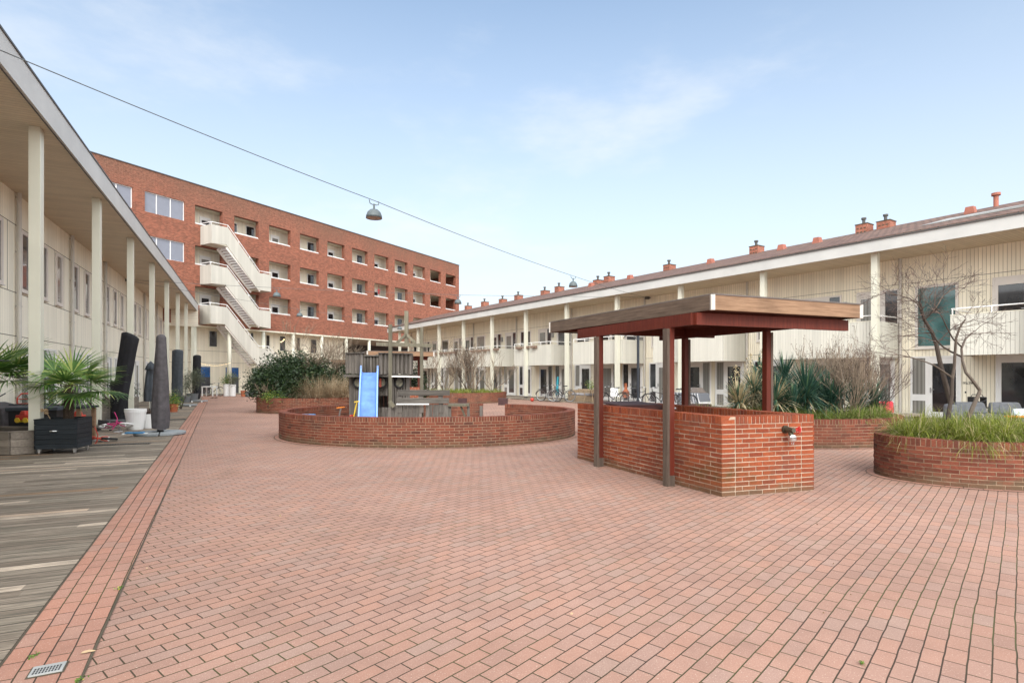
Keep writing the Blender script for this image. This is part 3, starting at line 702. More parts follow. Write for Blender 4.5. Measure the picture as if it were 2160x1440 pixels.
# ---- outside stair in front of the brick block
st = thing('outdoor_staircase', 'cream zigzag outdoor staircase with panelled sides on the brick block', 'staircase', (FB.O.x, 0, 0), FB.rot)
T0, T1 = -1.45, -.25      # front panel plane, wall side
def sp(x, y): s_, z_ = FB.px(T0, x, y); return (s_, T0, z_)
flights = [
 dict(top=[(446, 472.5), (481, 480), (547.5, 576), (572, 580)], bot=[(572, 615.5), (544, 611), (477.5, 516), (446, 512.5)]),
 dict(top=[(445, 557.5), (480, 565), (546, 654), (571, 656)], bot=[(571, 693), (544, 687.5), (475, 600), (445, 597.5)]),
 dict(top=[(444, 643), (479, 648), (546, 734.5), (567, 735), (592, 764)], bot=[(610, 786), (592, 790), (566, 771), (544, 770), (474, 683.5), (445, 682)])]
for fi, fl in enumerate(flights):
    m = MB(); top = [sp(*p) for p in fl['top']]; bot = [sp(*p) for p in fl['bot']]
    ntp = len(top)
    m.prism([Vector(p) for p in bot+top], (0, .06, 0)) if fi < 2 else None
    if fi == 2:
        # landing, flight, landing, last flight in convex pieces
        A, B_, C_, D_, E_ = top; b0, b1, b2, b3, b4, b5 = bot
        for quad in ([b5, b4, B_, A], [b4, b3, C_, B_], [b3, b2, D_, C_], [b2, b1, E_, D_]): m.prism([Vector(p) for p in quad], (0, .06, 0))
    xa = top[0][0]; zt, zb = top[0][2], bot[-1][2]
    m.box(xa, xa+.06, T0+.06, -.02, zb, zt)                      # side panel of the upper landing
    if fi < 2: xe_ = top[-1][0]; m.box(xe_-.06, xe_, T0+.06, -.02, bot[0][2], top[-1][2])
    m.build('side_panel', M['parapet'], st)
    # floor of landings
    m = MB(); x1_ = top[1][0]; m.box(xa+.06, x1_, T0+.06, -.02, zb+.02, zb+.16); m.build('landing', M['cream'], st); m = MB()
    xb_, xc_ = top[2][0], top[3][0]; zl = bot[1][2] if fi < 2 else bot[2][2]
    m.box(xb_, xc_-.06, T0+.06, -.02, zl+.02, zl+.16); m.build('landing', M['cream'], st)
    # treads
    zA = zb+.10; zBt = zl+.14; nst = 17; m = MB()
    for i in range(nst):
        f_ = (i+.5)/nst; xx = x1_+(xb_-x1_)*f_; zz = zA+(zBt-zA)*f_
        m.box(xx-.15, xx+.15, T0+.08, T1, zz-.045, zz); m.box(xx-.15, xx-.13, T0+.08, T1, zz-.001, zz+.10)
    m.build('steps', M['white'], st)
    m = MB(); m.bar((x1_-.1, T1+.03, zA-.18), (xb_+.1, T1+.03, zBt-.22), .05, .26); m.bar((x1_-.1, T0+.085, zA-.18), (xb_+.1, T0+.085, zBt-.22), .045, .2)
    m.build('stringer', M['frame'], st)
    # handrail
    m = MB(); pts = [Vector((xa+.03, -.03, zt+.2))]+[Vector(p)+Vector((0, .03, .2)) for p in top]
    if fi < 2: pts.append(Vector((top[-1][0]-.03, -.03, top[-1][2]+.2)))
    m.tube(pts, .032, 6)
    for i in range(len(top)-1):
        a_, b_ = Vector(top[i]), Vector(top[i+1]); n_ = max(1, int((b_-a_).length/1.2))
        for j in range(n_+1): q = a_.lerp(b_, j/n_)+Vector((0, .03, 0)); m.tube([q, q+Vector((0, 0, .2))], .022, 4)
    m.build('handrail', M['rail'], st)
    if fi == 2:
        xb2, zb2 = top[3][0], zBt; xe2 = top[4][0]+1.6; m = MB()
        for i in range(8):
            f_ = (i+.5)/8; m.box(xb2+(xe2-xb2)*f_-.16, xb2+(xe2-xb2)*f_+.16, T0+.08, T1, zb2*(1-f_)-.05, zb2*(1-f_))
        m.build('steps', M['white'], st)
sx, _ = FB.px(-.9, 484); m = MB(); m.tube([(sx, -.9, 0), (sx, -.9, FB.px(T0, 484, 655)[1]-.6)], .16, 12); m.build('support_post', M['column'], st, smooth=True)
# ================================================================ MODELLED BRICK WALLS 
def brick_run(mb, cap, core, P, L, th, h, closed=False, skip=None, bl=.205, jt=.0125, n=None, s_start=0, jit=.0016, capw=.055, s0f=None, s1f=None, curved=False, ct=(0, 0)):
    """P(s) -> (x, y, tx, ty): outer face line; the wall lies on the left-hand side (normal = tangent turned left)"""
    n = n or round((h-.11)/.0645); ch = (h-.11)/n
    def block(m, s, w_, z0, z1, c, e=0.0, j=jit):
        q_ = P(s); x, y, tx, ty = q_[:4]; nx, ny = q_[4:] if len(q_) > 4 else (-ty, tx)
        vs = []
        for (a, b, z) in ((-w_/2, 0+e, z0), (w_/2, 0+e, z0), (w_/2, th-e, z0), (-w_/2, th-e, z0), (-w_/2, 0+e, z1), (w_/2, 0+e, z1), (w_/2, th-e, z1), (-w_/2, th-e, z1)):
            vs.append((x+tx*a+nx*b+rnd.uniform(-j, j), y+ty*a+ny*b+rnd.uniform(-j, j), z+rnd.uniform(-j, j)))
        m.add(vs, [(3, 2, 1, 0), (4, 5, 6, 7), (0, 1, 5, 4), (1, 2, 6, 5), (2, 3, 7, 6), (3, 0, 4, 7)], c)
    st = bl+jt
    for k in range(n):
        z0 = k*ch+jt*.5; z1 = (k+1)*ch-jt*.5
        nb = max(1, round((L-s_start)/st)); stp = (L-s_start)/nb; off = .5 if k % 2 else 0
        for i in range(nb+(1 if (off and not closed) else 0)):
            if closed: s = s_start+(i+.5+off)*stp; w_ = stp-jt
            else:
                a = s_start+max(0, (i-off)*stp); b = s_start+min(L-s_start, (i+1-off)*stp)
                if s0f: a = max(a, s0f(k)) if (i-off) > 0 else s0f(k)
                if s1f: b = min(b, s1f(k)) if (i+1-off)*stp < L-s_start-.01 else s1f(k)
                if b-a < .03: continue
                s = (a+b)/2; w_ = b-a-jt
            if skip and skip(s % L if closed else s): continue
            block(mb, s, w_, z0, z1, rnd.random(), rnd.uniform(-.0025, .0025))
    nc = max(1, round((L-s_start)/(capw+.012))); stp = (L-s_start)/nc
    for i in range(nc):
        s = s_start+(i+.5)*stp
        if skip and skip(s): continue
        block(cap, s, stp-.013, h-.106, h, rnd.random(), rnd.uniform(-.003, .002))
    N = max(1, int(L/.1)) if closed or L > 1e9 else 1
    if curved: N = int(L/.1)
    if closed or curved:
        for i in range(N):
            s = (i+.5)*L/N
            if skip and skip(s): continue
            block(core, s, L/N+(.01 if not curved or 0 < i < N-1 else -.06), 0, h-.006, .5, .005, 0)
    else: c0_, c1_ = s_start+.015+ct[0], L-.015-ct[1]; block(core, (c0_+c1_)/2, c1_-c0_, 0, h-.009, .5, .0072, 0); [block(core, s_, .15, 0, h-.02, .5, .035, 0) for s_, t_ in ((.11, ct[0]),) if t_]

def seg_path(a, b, nn=None):
    a, b = Vector((a[0], a[1])), Vector((b[0], b[1])); d = (b-a).normalized(); L = (b-a).length
    return (lambda s: (a.x+d.x*s, a.y+d.y*s, d.x, d.y)+((nn.x, nn.y) if nn else ())), L
def ell_path(A, B, n=720):
    """clockwise seen from above would put the wall outside; run clockwise=False so left is inside"""
    pts = [(A*math.cos(2*math.pi*i/n), B*math.sin(2*math.pi*i/n)) for i in range(n+1)]
    cum = [0]
    for i in range(n): cum.append(cum[-1]+math.dist(pts[i], pts[i+1]))
    L = cum[-1]
    def P(s):
        s %= L; lo, hi = 0, n
        while hi-lo > 1:
            mid = (lo+hi)//2
            if cum[mid] <= s: lo = mid
            else: hi = mid
        f = (s-cum[lo])/(cum[hi]-cum[lo]); x = pts[lo][0]*(1-f)+pts[hi][0]*f; y = pts[lo][1]*(1-f)+pts[hi][1]*f
        tx, ty = -A*math.sin(math.atan2(y/B, x/A)), B*math.cos(math.atan2(y/B, x/A)); l = math.hypot(tx, ty)
        return x, y, tx/l, ty/l
    return P, L
def round_planter(name, label, cat, c, A, B, h, mats, soil=True, skip=None, capw=.055):
    o = thing(name, label, cat, (c[0], c[1], 0)); P, L = ell_path(A, B)
    mb, cap, core = MB(), MB(), MB()
    if skip:
        g_ = [L*i/2000 for i in range(2000) if skip(L*i/2000)]; ga, gb = min(g_), max(g_)
        brick_run(mb, cap, core, lambda s: P(s+gb), L-(gb-ga), .21, h, False, None, capw=capw, curved=True)
    else: brick_run(mb, cap, core, P, L, .21, h, True, None, capw=capw)
    mb.build('brickwork', M[mats[0]], o); cap.build('coping', M[mats[0]], o); core.build('mortar', M[mats[1]], o)
    if soil:
        m = MB(); N = 48; m.add([((A-.2)*math.cos(2*math.pi*i/N), (B-.2)*math.sin(2*math.pi*i/N), h-.10) for i in range(N)], [tuple(range(N))]); m.build('soil', M['soil'], o)
    # course of pavers set round the foot
    m = MB(); N = 120; vs = []; fs = []; uvs = []
    for i in range(N):
        a0, a1 = 2*math.pi*i/N, 2*math.pi*(i+1)/N
        q = [((A+e)*math.cos(a), (B+e)*math.sin(a), .005) for a, e in ((a0, 0), (a0, .115), (a1, .115), (a1, 0))]
        l = L/N; m.add(q, [(0, 1, 2, 3)], uvs=[[(i*l, .0), (i*l, .106), ((i+1)*l, .106), ((i+1)*l, 0)]])
    s_ = m.build('paver_ring', M['border'], kind='structure'); s_.location = (c[0], c[1], 0)
    m = MB()
    for i in range(N):
        a0, a1 = 2*math.pi*i/N, 2*math.pi*(i+1)/N
        m.add([((A+e)*math.cos(a), (B+e)*math.sin(a), .006) for a, e in ((a0, .112), (a0, .124), (a1, .124), (a1, .112))], [(0, 1, 2, 3)])
    s_ = m.build('paver_ring_joint', M['seam'], kind='structure'); s_.location = (c[0], c[1], 0)
    return o

RC = (-2.32, 16.2)
def ring_skip(s, P=ell_path(4.1, 3.35)[0]):
    x, y, _, _ = P(s); X, Y = RC[0]+x, RC[1]+y; px = 1080+X/Y*F
    return y > 0 and 1019 < px < 1071
ring = round_planter('ring_wall', 'low oval red brick wall around the wooden playground', 'wall', RC, 4.1, 3.35, .69, ('brick_aged', 'mortar_aged'), soil=False, skip=ring_skip)
PN = (7.68, 9.27)
round_planter('brick_planter', 'round brick planter with long grass nearest the camera on the right', 'planter', PN, 1.62, 1.17, .676, ('brick_aged', 'mortar_aged'))
PM = (7.2, 15.0)
round_planter('brick_planter', 'low brick planter full of yuccas and bare shrubs behind the bin shelter', 'planter', PM, 2.75, 2.2, .647, ('brick_aged', 'mortar_aged'))
PL = (-9.3, 26.5)
round_planter('brick_planter', 'round brick planter with the dark evergreen shrub left of the slide', 'planter', PL, 2.4, 2.3, .66, ('brick_aged', 'mortar_aged'))
PB = (-2.95, 35.6)
round_planter('brick_planter', 'round brick planter with bare shrubs behind the wooden play boat', 'planter', PB, 2.6, 2.6, .61, ('brick_aged', 'mortar_aged'))

# ---------------------------------------------------------------- bin shelter: brick enclosure + timber canopy
EO = thing('brick_enclosure', 'waist-high bright red brick enclosure under the timber canopy', 'wall', (2.84, 7.70, 0))
e1 = Vector((1.30-2.84, 11.31-7.70)); e2 = Vector((4.33-2.84, 8.155-7.70)); eh = 1.09
eA = Vector((0, 0)); eL = e1; eR = e2; eR2 = e2+e1*.98
mb, cap, core = MB(), MB(), MB()
Q_ = .222
for a_, b_, f0, f1, ss, nn_ in ((eL, eA, None, 1, 0, e2.normalized()), (eA, eR, 1, 2, 0, e1.normalized()), (eR, eR2, 2, None, 0, -e2.normalized())):
    P, L = seg_path(a_, b_, nn_)
    def s0(k, f=f0): return (-.0065 if k % 2 == (0 if f == 1 else 1) else Q_)
    def s1(k, L=L, f=f1): return (L-Q_ if k % 2 == (0 if f == 1 else 1) else L+.0065)
    brick_run(mb, MB(), core, P, L, .21, eh, n=15, bl=.20, s0f=s0 if f0 else None, s1f=s1 if f1 else None, jt=.0145, jit=.002)
    brick_run(MB(), cap, MB(), P, L, .21, eh, n=15, bl=.20, s_start=Q_ if f0 else 0)
mb.build('brickwork', M['brick'], EO); cap.build('coping', M['brick'], EO); core.build('mortar', M['mortar'], EO)
# steel bin with sloping lid inside
def loc2(o, s, t_): v = e1.normalized()*s+e2.normalized()*t_; return v
bn = thing('steel_container', 'dark red steel container with open lid inside the brick enclosure', 'container', (0, 0, 0))
bn.location = EO.location; m = MB(); B0 = loc2(0, 3.0, .35); B1 = loc2(0, 3.0, 1.25); B2 = loc2(0, 3.8, 1.25); B3 = loc2(0, 3.8, .35)
m.hexa([(p.x, p.y, .02) for p in (B0, B1, B2, B3)], [(p.x, p.y, 1.07) for p in (B0, B1, B2, B3)]); m.build('bin_body', plain('rusted_red', (.085, .025, .02), .6, var=.3), bn)
m = MB(); m.hexa([(B0.x, B0.y, 1.075), (B1.x, B1.y, 1.075), (B2.x, B2.y, 1.11), (B3.x, B3.y, 1.11)], [(B0.x, B0.y, 1.09), (B1.x, B1.y, 1.09), (B2.x, B2.y, 1.125), (B3.x, B3.y, 1.125)]); m.build('bin_lid', MATS['rusted_red'], bn)
m = MB(); m.bar((B1.x, B1.y, .98), (B1.x+.12, B1.y-.45, 1.30-.25), .03); m.build('lid_strut', M['steel'], bn)

def canopy(name, label, posts, roof, zb, zt, group=None, rich=True):
    o = thing(name, label, 'shelter', (posts[0][0], posts[0][1], 0), group=group); bx, by = posts[0]
    def q(p, z): return (p[0]-bx, p[1]-by, z)
    u1 = (Vector(roof[1])-Vector(roof[0])).normalized(); u2 = (Vector(roof[2])-Vector(roof[1])).normalized()
    for pi_, p in enumerate(posts):
        sg_ = -1 if pi_ in (0, 1) else 1
        m = MB(); a = u1*.045; b = u2*.045; c = Vector(p)
        m.hexa([q(c-a-b, 0), q(c-a+b, 0), q(c+a+b, 0), q(c+a-b, 0)], [q(c-a-b, zb-.0), q(c-a+b, zb), q(c+a+b, zb), q(c+a-b, zb)], mi=0)
        ob = m.build('post', M['red_wood'], o)
        m = MB(); a2 = u1*.047; c2 = c+u2*.066*sg_
        for aa, cc_, hh in ((u1*.052, c+u2*.068*sg_, zb-.02),):
            bb = u2*.022; m.hexa([q(cc_-aa-bb, 0), q(cc_-aa+bb, 0), q(cc_+aa+bb, 0), q(cc_+aa-bb, 0)], [q(cc_-aa-bb, hh), q(cc_-aa+bb, hh), q(cc_+aa+bb, hh), q(cc_+aa-bb, hh)])
        m.build('weathered_face', M['grey_wood_v'], ob)
        m = MB(); aa = u1*.050; bb = u2*.05; m.hexa([q(c-aa-bb, 0), q(c-aa+bb, 0), q(c+aa+bb, 0), q(c+aa-bb, 0)], [q(c-aa-bb, .16), q(c-aa+bb, .16), q(c+aa+bb, .16), q(c+aa-bb, .16)]); m.build('post_shoe', M['grey_wood_v'], ob)
    r = [Vector(p) for p in roof]; cen = sum(r, Vector((0, 0)))/4
    if rich is True:
        for p in posts[:2]:
            for zz in (.27, .86):
                m = MB(); c = Vector(p)+u2*.05; cc = q(c, zz); d_ = u2*.022; m.tube([cc, (cc[0]+d_.x, cc[1]+d_.y, zz)], .016, 8); m.build('bolt', M['red_wood'], o)
    # beams on the posts
    P = [Vector(p) for p in posts]
    m = MB()
    def ext(a, b, ea, eb): d = (b-a).normalized(); return a-d*ea, b+d*eb
    for a, b in ((P[0], P[1]), (P[3], P[2])):
        a_, b_ = ext(a, b, .495, .75); m.bar(q(a_, zb+.085), q(b_, zb+.085), .065, .17)
    for a, b in ((P[0], P[3]), (P[1], P[2])):
        a_, b_ = ext(a, b, .03, .03) if not rich else ext(a, b, .0, (1.12 if a is P[0] else .7) if rich is True else rich); m.bar(q(a_+u1*.53, zb+.085), q(b_+u1*.53, zb+.085), .06, .17) if a is P[0] else m.bar(q(a_, zb+.10), q(b_, zb+.10), .06, .15)
    m.build('beam', M['red_wood'], o)
    m = MB()
    for i in range(1, 7):
        t_ = i/7; a_ = r[0].lerp(r[1], t_); b_ = r[3].lerp(r[2], t_); m.bar(q(a_.lerp(b_, .02), zb+.21), q(a_.lerp(b_, .98), zb+.21), .05, .08)
    m.build('rafter', M['red_wood'], o)
    zf = zt-.205
    m = MB(); m.hexa([q(p, zb+.25) for p in r], [q(p, zb+.27) for p in r]); m.build('roof_boards', M['dark_board'], o)
    m = MB()
    for i in range(4):
        a_, b_ = r[i], r[(i+1) % 4]; mb_ = MB(); mb_.bar(q(a_, (zf+zt)/2), q(b_, (zf+zt)/2), .032, zt-zf)
        mb_.build('edge_board', M['fresh_wood_x'] if i == 1 else M['grey_wood_x'], o)
    for p in r:
        m = MB(); m.box(p.x-bx-.028, p.x-bx+.028, p.y-by-.028, p.y-by+.028, zf-.004, zt+.004); m.build('corner_cap', M['zinc'], o)
    m = MB(); rr = [cen+(p-cen)*1.012 for p in r]; m.hexa([q(p, zt) for p in rr], [q(p, zt+.018) for p in rr]); m.build('roof_felt', M['felt'], o)
    return o
M['red_wood'] = wood('red_stained_wood', (.07, .011, .005), (.125, .020, .009), axis='y', rough=.6, uv=True)
M['grey_wood_v'] = wood('weathered_wood_upright', (.055, .038, .028), (.13, .098, .076), axis='y', uv=True)
M['grey_wood_x'] = wood('weathered_board', (.07, .046, .032), (.175, .125, .09), axis='x', uv=True)
M['fresh_wood_x'] = wood('pale_pine_board', (.15, .085, .048), (.30, .185, .112), axis='x', uv=True)  # paler, warmer pine than the weathered boards
M['dark_board'] = wood('dark_roof_board', (.10, .04, .03), (.17, .07, .05), axis='x')
M['felt'] = plain('roof_felt', (.13, .11, .10), .8)
u1 = e1.normalized(); u2 = Vector((.930, .367))
posts = [(2.36, 8.5), (1.59, 10.31), (3.35, 11.02), (4.12, 9.21)]
rc = [Vector((.81, 12.0)), Vector((2.76, 7.83)), Vector((5.50, 8.98))]; rc.append(rc[0]+rc[2]-rc[1])
canopy('bin_shelter', 'timber canopy on four red posts standing over the brick enclosure', posts, rc, 2.36, 2.755)
# second shelter far behind the play house
o2 = Vector((-6.35, 26.6)); k_ = 1.0
posts2 = [o2, o2+u1*1.98, o2+u1*1.98+u2*2.0, o2+u2*2.0]; c2 = o2+u2*.9+u1*1.0
rc2 = [c2+u1*2.3-u2*1.5, c2-u1*2.3-u2*1.5, c2-u1*2.3+u2*1.5]; rc2.append(rc2[0]+rc2[2]-rc2[1])
canopy('bin_shelter', 'small distant timber canopy on red posts seen past the play tower', [tuple(p) for p in posts2], rc2, 2.36, 2.72, rich=.3)
E2 = thing('brick_enclosure', 'low bright brick enclosure glimpsed behind the wooden play tower', 'wall', (o2.x, o2.y, 0)); mb, cap, core = MB(), MB(), MB()
a_ = -u1*.7+u2*.4-Vector((0, 0)); b_ = a_+u2*1.5; c_ = a_+u1*3.5
for p, q, ss in ((c_, a_, 0), (a_, b_, .21)): P, L = seg_path(p, q); brick_run(mb, cap, core, P, L, .21, 1.09, n=15, s_start=ss)
mb.build('brickwork', M['brick'], E2); cap.build('coping', M['brick'], E2); core.build('mortar', M['mortar'], E2)
# third shelter roof beyond the dark shrub
o3 = Vector((-12.6, 41.)); posts3 = [o3, o3+u1*1.98, o3+u1*1.98+u2*2.0, o3+u2*2.0]; c3 = o3+u2*.9+u1*1.0
rc3 = [c3+u1*2.3-u2*1.5, c3-u1*2.3-u2*1.5, c3-u1*2.3+u2*1.5]; rc3.append(rc3[0]+rc3[2]-rc3[1])
canopy('bin_shelter', 'faraway timber canopy half hidden by the evergreen shrub', [tuple(p) for p in posts3], rc3, 2.36, 2.72, rich=.3)

# water tap on the enclosure
fp = G(1655, 1036); tapF = Frame((2.84, 7.70), e2); ts, _ = tapF.px(0, 1655); _, tz = tapF.px(0, 1655, 905)
tp = thing('wall_hydrant', 'brass water valve with red hand wheel on the brick enclosure', 'tap', tapF.w(ts, 0, 0), tapF.rot)
M['brass'] = plain('dark_brass', (.10, .085, .06), .45, metal=.7); M['tapred'] = plain('tap_red', (.55, .03, .03), .4)
m = MB(); m.tube([(0, -.0, tz+.0), (0, -.03, tz)], .055, 16); m.tube([(0, -.03, tz), (.005, -.12, tz-.005)], .04, 16); m.tube([(0, -.10, tz-.01), (0, -.17, tz)], .034, 16); m.build('valve_body', M['brass'], tp, smooth=False)
m = MB(); m.tube([(0, -.10, tz-.02), (.005, -.13, tz-.09)], .033, 16); m.build('neck', M['brass'], tp)
m = MB(); m.tube([(.005, -.125, tz-.08), (.005, -.135, tz-.11)], [.05, .056], 16); m.tube([(.005, -.135, tz-.11), (.005, -.14, tz-.15)], [.056, .048], 16); m.build('outlet_cap', M['chrome'], tp)
m = MB(); W_ = []
for i in range(13): a = 2*math.pi*i/12; W_.append((.12+.0*math.cos(a)+.012*math.sin(a), -.13+.042*math.cos(a), tz+.042*math.sin(a)-.002))
m.tube(W_, .0065, 5); m.tube([(.03, -.13, tz), (.13, -.13, tz)], .008, 6)
for i in range(4): a = math.pi*i/4; m.bar((.12, -.13-.04*math.cos(a), tz-.04*math.sin(a)), (.12, -.13+.04*math.cos(a), tz+.04*math.sin(a)), .008)
m.build('hand_wheel', M['tapred'], tp)
m = MB(); m.tube([(.0, -.14, tz-.15), (-.01, -.14, tz-.19), (.02, -.14, tz-.20), (.035, -.14, tz-.15)], .004, 5); m.build('chain', M['steel'], tp)

# ================================================================ PLAYGROUND
M['play_wood'] = wood('silvered_play_wood', (.07, .06, .05), (.19, .17, .15), axis='z')
M['play_wood_x'] = wood('silvered_play_board', (.06, .052, .045), (.16, .145, .125), axis='x')
M['mast_wood'] = wood('greenish_mast_wood', (.10, .09, .062), (.20, .18, .13), axis='z')
def X(px, Y): return (px-1080)/F*Y
def Z(py, Y): return CH+(HY-py)*Y/F
YT = 16.8
bp = Vector((X(800, YT), YT, 0)); pt = thing('play_tower', 'weathered wooden play tower with plank crow deck and portholes', 'play tower', bp)
def logs(m, a, b, z0, z1, n, zr=.02):
    a, b = Vector(a), Vector(b); d = b-a; L = d.length; d.normalize(); nn = Vector((-d.y, d.x)); w_ = L/n
    for i in range(n):
        p = a+d*(i+.5)*w_; r_ = w_/2*rnd.uniform(.84, .93); z0_, z1_ = z0+rnd.uniform(-zr, zr), z1+rnd.uniform(-zr, zr); j = rnd.uniform(-.008, .008)
        m.tube([(p.x-bp.x+j, p.y-bp.y, z0_), (p.x-bp.x, p.y-bp.y, z1_)], r_, 8)
    q0, q1 = a+nn*.02, b+nn*.02
    m.bar((q0.x-bp.x, q0.y-bp.y, (z0+z1)/2), (q1.x-bp.x, q1.y-bp.y, (z0+z1)/2), .02, (z1-z0)*.96, c=0, mi=1)
def planks(m, a, b, z0, z1, n, th=.03, gap=.012, zr=.02, lean=0):
    a, b = Vector(a), Vector(b); d = b-a; L = d.length; d.normalize(); nn = Vector((-d.y, d.x)); w_ = L/n
    for i in range(n):
        s0_, s1_ = i*w_+gap/2, (i+1)*w_-gap/2; j = rnd.uniform(-.006, .006); lz = rnd.uniform(-lean, lean); zz0 = z0+rnd.uniform(-zr, zr); zz1 = z1+rnd.uniform(-zr, zr)
        P = [a+d*s0_+nn*j, a+d*s1_+nn*j, a+d*s1_+nn*(j+th), a+d*s0_+nn*(j+th)]
        m.hexa([(p.x-bp.x, p.y-bp.y, zz0) for p in P], [(p.x-bp.x+d.x*lz, p.y-bp.y+d.y*lz, zz1) for p in P])
def W2(px, Y): return (X(px, Y), Y)
# upper deck: left wing, recessed middle, right wing
PWD = [M['play_wood'], M['seam']]
m = MB(); logs(m, W2(731, 16.5), W2(766, 16.1), Z(788, 16.3), Z(745, 16.3), 6); m.build('deck_panel', PWD, pt)
m = MB(); logs(m, W2(766, 16.75), W2(799, 16.75), Z(788, 16.7), Z(748, 16.7), 5); m.build('deck_panel', PWD, pt)
m = MB(); logs(m, W2(799, 16.1), W2(869, 16.5), Z(788, 16.3), Z(745, 16.3), 8); m.build('deck_panel', PWD, pt)
m = MB(); planks(m, W2(731, 17.9), W2(869, 17.9), 1.72, 2.2, 16); planks(m, W2(731, 16.5), W2(734, 17.9), 1.7, 2.25, 9); planks(m, W2(869, 17.9), W2(869, 16.5), 1.7, 2.25, 9); m.build('deck_panel', M['play_wood'], pt)
m = MB()
for pa, pb, y_ in (((730, 16.45), (767, 16.05), 744), ((798, 16.05), (870, 16.45), 745)):
    A_, B_ = W2(*pa), W2(*pb); m.bar((A_[0]-bp.x, A_[1]-bp.y, Z(y_, 16.2)), (B_[0]-bp.x, B_[1]-bp.y, Z(y_, 16.2)), .10, .03)
A_, B_ = W2(765, 16.7), W2(800, 16.7); m.bar((A_[0]-bp.x, A_[1]-bp.y, Z(750, 16.7)), (B_[0]-bp.x, B_[1]-bp.y, Z(750, 16.7)), .09, .03)
m.build('top_rail', M['play_wood_x'], pt)
m = MB(); a_, b_ = X(733, 16.6)-bp.x, X(867, 16.6)-bp.x; m.box(a_, b_, 16.2-bp.y, 17.85-bp.y, 1.60, 1.67); m.build('platform', M['play_wood_x'], pt)
# body below with portholes
m = MB(); logs(m, W2(741, 16.7), W2(766, 16.45), 0, 1.6, 5, zr=0); logs(m, W2(741, 17.8), W2(741, 16.7), 0, 1.6, 8, zr=0); m.build('body_wall', PWD, pt)
m = MB(); logs(m, W2(826, 16.5), W2(860, 16.7), 0, 1.6, 6, zr=0); logs(m, W2(860, 16.7), W2(860, 17.8), 0, 1.6, 8, zr=0); m.build('body_wall', PWD, pt)
m = MB(); planks(m, W2(741, 17.8), W2(860, 17.8), 0, 1.6, 14, zr=0); m.build('body_wall', M['play_wood'], pt)
m = MB(); planks(m, W2(796, 16.6), W2(818, 16.6), 1.05, 1.6, 4, zr=0); m.build('body_wall', M['play_wood'], pt)
M['hole'] = plain('porthole_view', (.24, .22, .16), .7, var=.35, scale=14)
for px_, yy in ((756, 16.50), (843, 16.55), (806, 16.5)):
    xx, zz = X(px_, yy)-bp.x, Z(806, yy); m = MB(); pts = [(xx+.13*math.cos(2*math.pi*i/20), yy-bp.y-.05, zz+.15*math.sin(2*math.pi*i/20)) for i in range(21)]
    m.tube(pts, .028, 6, mi=0); m.add([(xx+.12*math.cos(2*math.pi*i/20), yy-bp.y-.035, zz+.14*math.sin(2*math.pi*i/20)) for i in range(20)], [tuple(range(20))], mi=1)
    m.build('porthole', [M['rubber'], M['hole']], pt)
m = MB(); m.box(X(803, 16.45)-bp.x-.04, X(803, 16.45)-bp.x+.03, 16.38-bp.y, 16.42-bp.y, Z(816, 16.4), Z(797, 16.4)); m.build('red_board', plain('faded_red_paint', (.45, .10, .07), .6), pt)
m = MB(); m.box(X(797, 16.4)-bp.x, X(826, 16.4)-bp.x, -.5, -.2, .50, .55); m.build('doorstep', M['mast_wood'], pt)
def post(px_, Y, z1, w_=.10, name='mast', par=pt, mat='mast_wood', base=bp):
    m = MB(); x_ = X(px_, Y)-base.x; y_ = Y-base.y; m.box(x_-w_/2, x_+w_/2, y_-w_/2, y_+w_/2, 0, z1); return m.build(name, M[mat], par, bevel=.008)
post(823.5, 15.8, Z(684, 15.8), .095); post(889.5, 15.9, Z(690, 15.9), .085)
m = MB(); x_ = X(857.4, 16.0)-bp.x; m.box(x_-.05, x_+.05, 16.0-bp.y-.05, 16.0-bp.y+.05, Z(726, 16), Z(656, 16)); m.build('mast', M['mast_wood'], pt)
m = MB(); m.bar((X(795, 15.85)-bp.x, 15.85-bp.y-.07, Z(726, 15.9)), (X(914, 15.95)-bp.x, 15.95-bp.y-.07, Z(729, 15.9)), .05, .10); m.build('crossbeam', M['mast_wood'], pt)
for a, b in ((838, 857), (877, 857)):
    m = MB(); m.bar((X(a, 15.95)-bp.x, 15.93-bp.y, Z(723, 15.95)), (X(b, 15.95)-bp.x, 15.93-bp.y, Z(705, 15.95)), .05, .07); m.build('brace', M['mast_wood'], pt)
m = MB(); m.bar((X(827, 15.75)-bp.x, 15.7-bp.y, Z(793.5, 15.75)), (X(887, 15.85)-bp.x, 15.8-bp.y, Z(794.5, 15.85)), .03, .035); m.build('grab_rail', M['white'], pt)

# slide
sl_ = thing('slide', 'blue plastic playground slide leaning on the wooden tower', 'slide', (X(779, 15.9), 15.9, 0), math.atan2(-X(779, 15.9), 15.9)+R(-1.5))
M['slide_blue'] = plain('faded_blue_plastic', (.10, .22, .60), .38, var=.16, scale=4); M['slide_edge'] = plain('bright_blue_plastic', (.09, .22, .66), .35, var=.08)
M['slide_pale'] = plain('sun_bleached_blue', (.22, .36, .74), .4, var=.05)
prof = []; ys, ye = 15.95, 14.0
for i in range(13):
    t_ = i/12; y_ = ys+(ye-ys)*t_; z_ = 1.72*(1-t_)**1.0*(1-.0*t_)+.22*t_; z_ += .10*math.sin(t_*math.pi*2)*.6; prof.append((y_-15.9, z_))
m = MB(); hw = .205
for (ya, za), (yb_, zb_) in zip(prof, prof[1:]): m.hexa([(-hw, yb_, zb_-.03), (hw, yb_, zb_-.03), (hw, ya, za-.03), (-hw, ya, za-.03)], [(-hw, yb_, zb_), (hw, yb_, zb_), (hw, ya, za), (-hw, ya, za)])
m.build('slide_bed', M['slide_blue'], sl_, smooth=False)
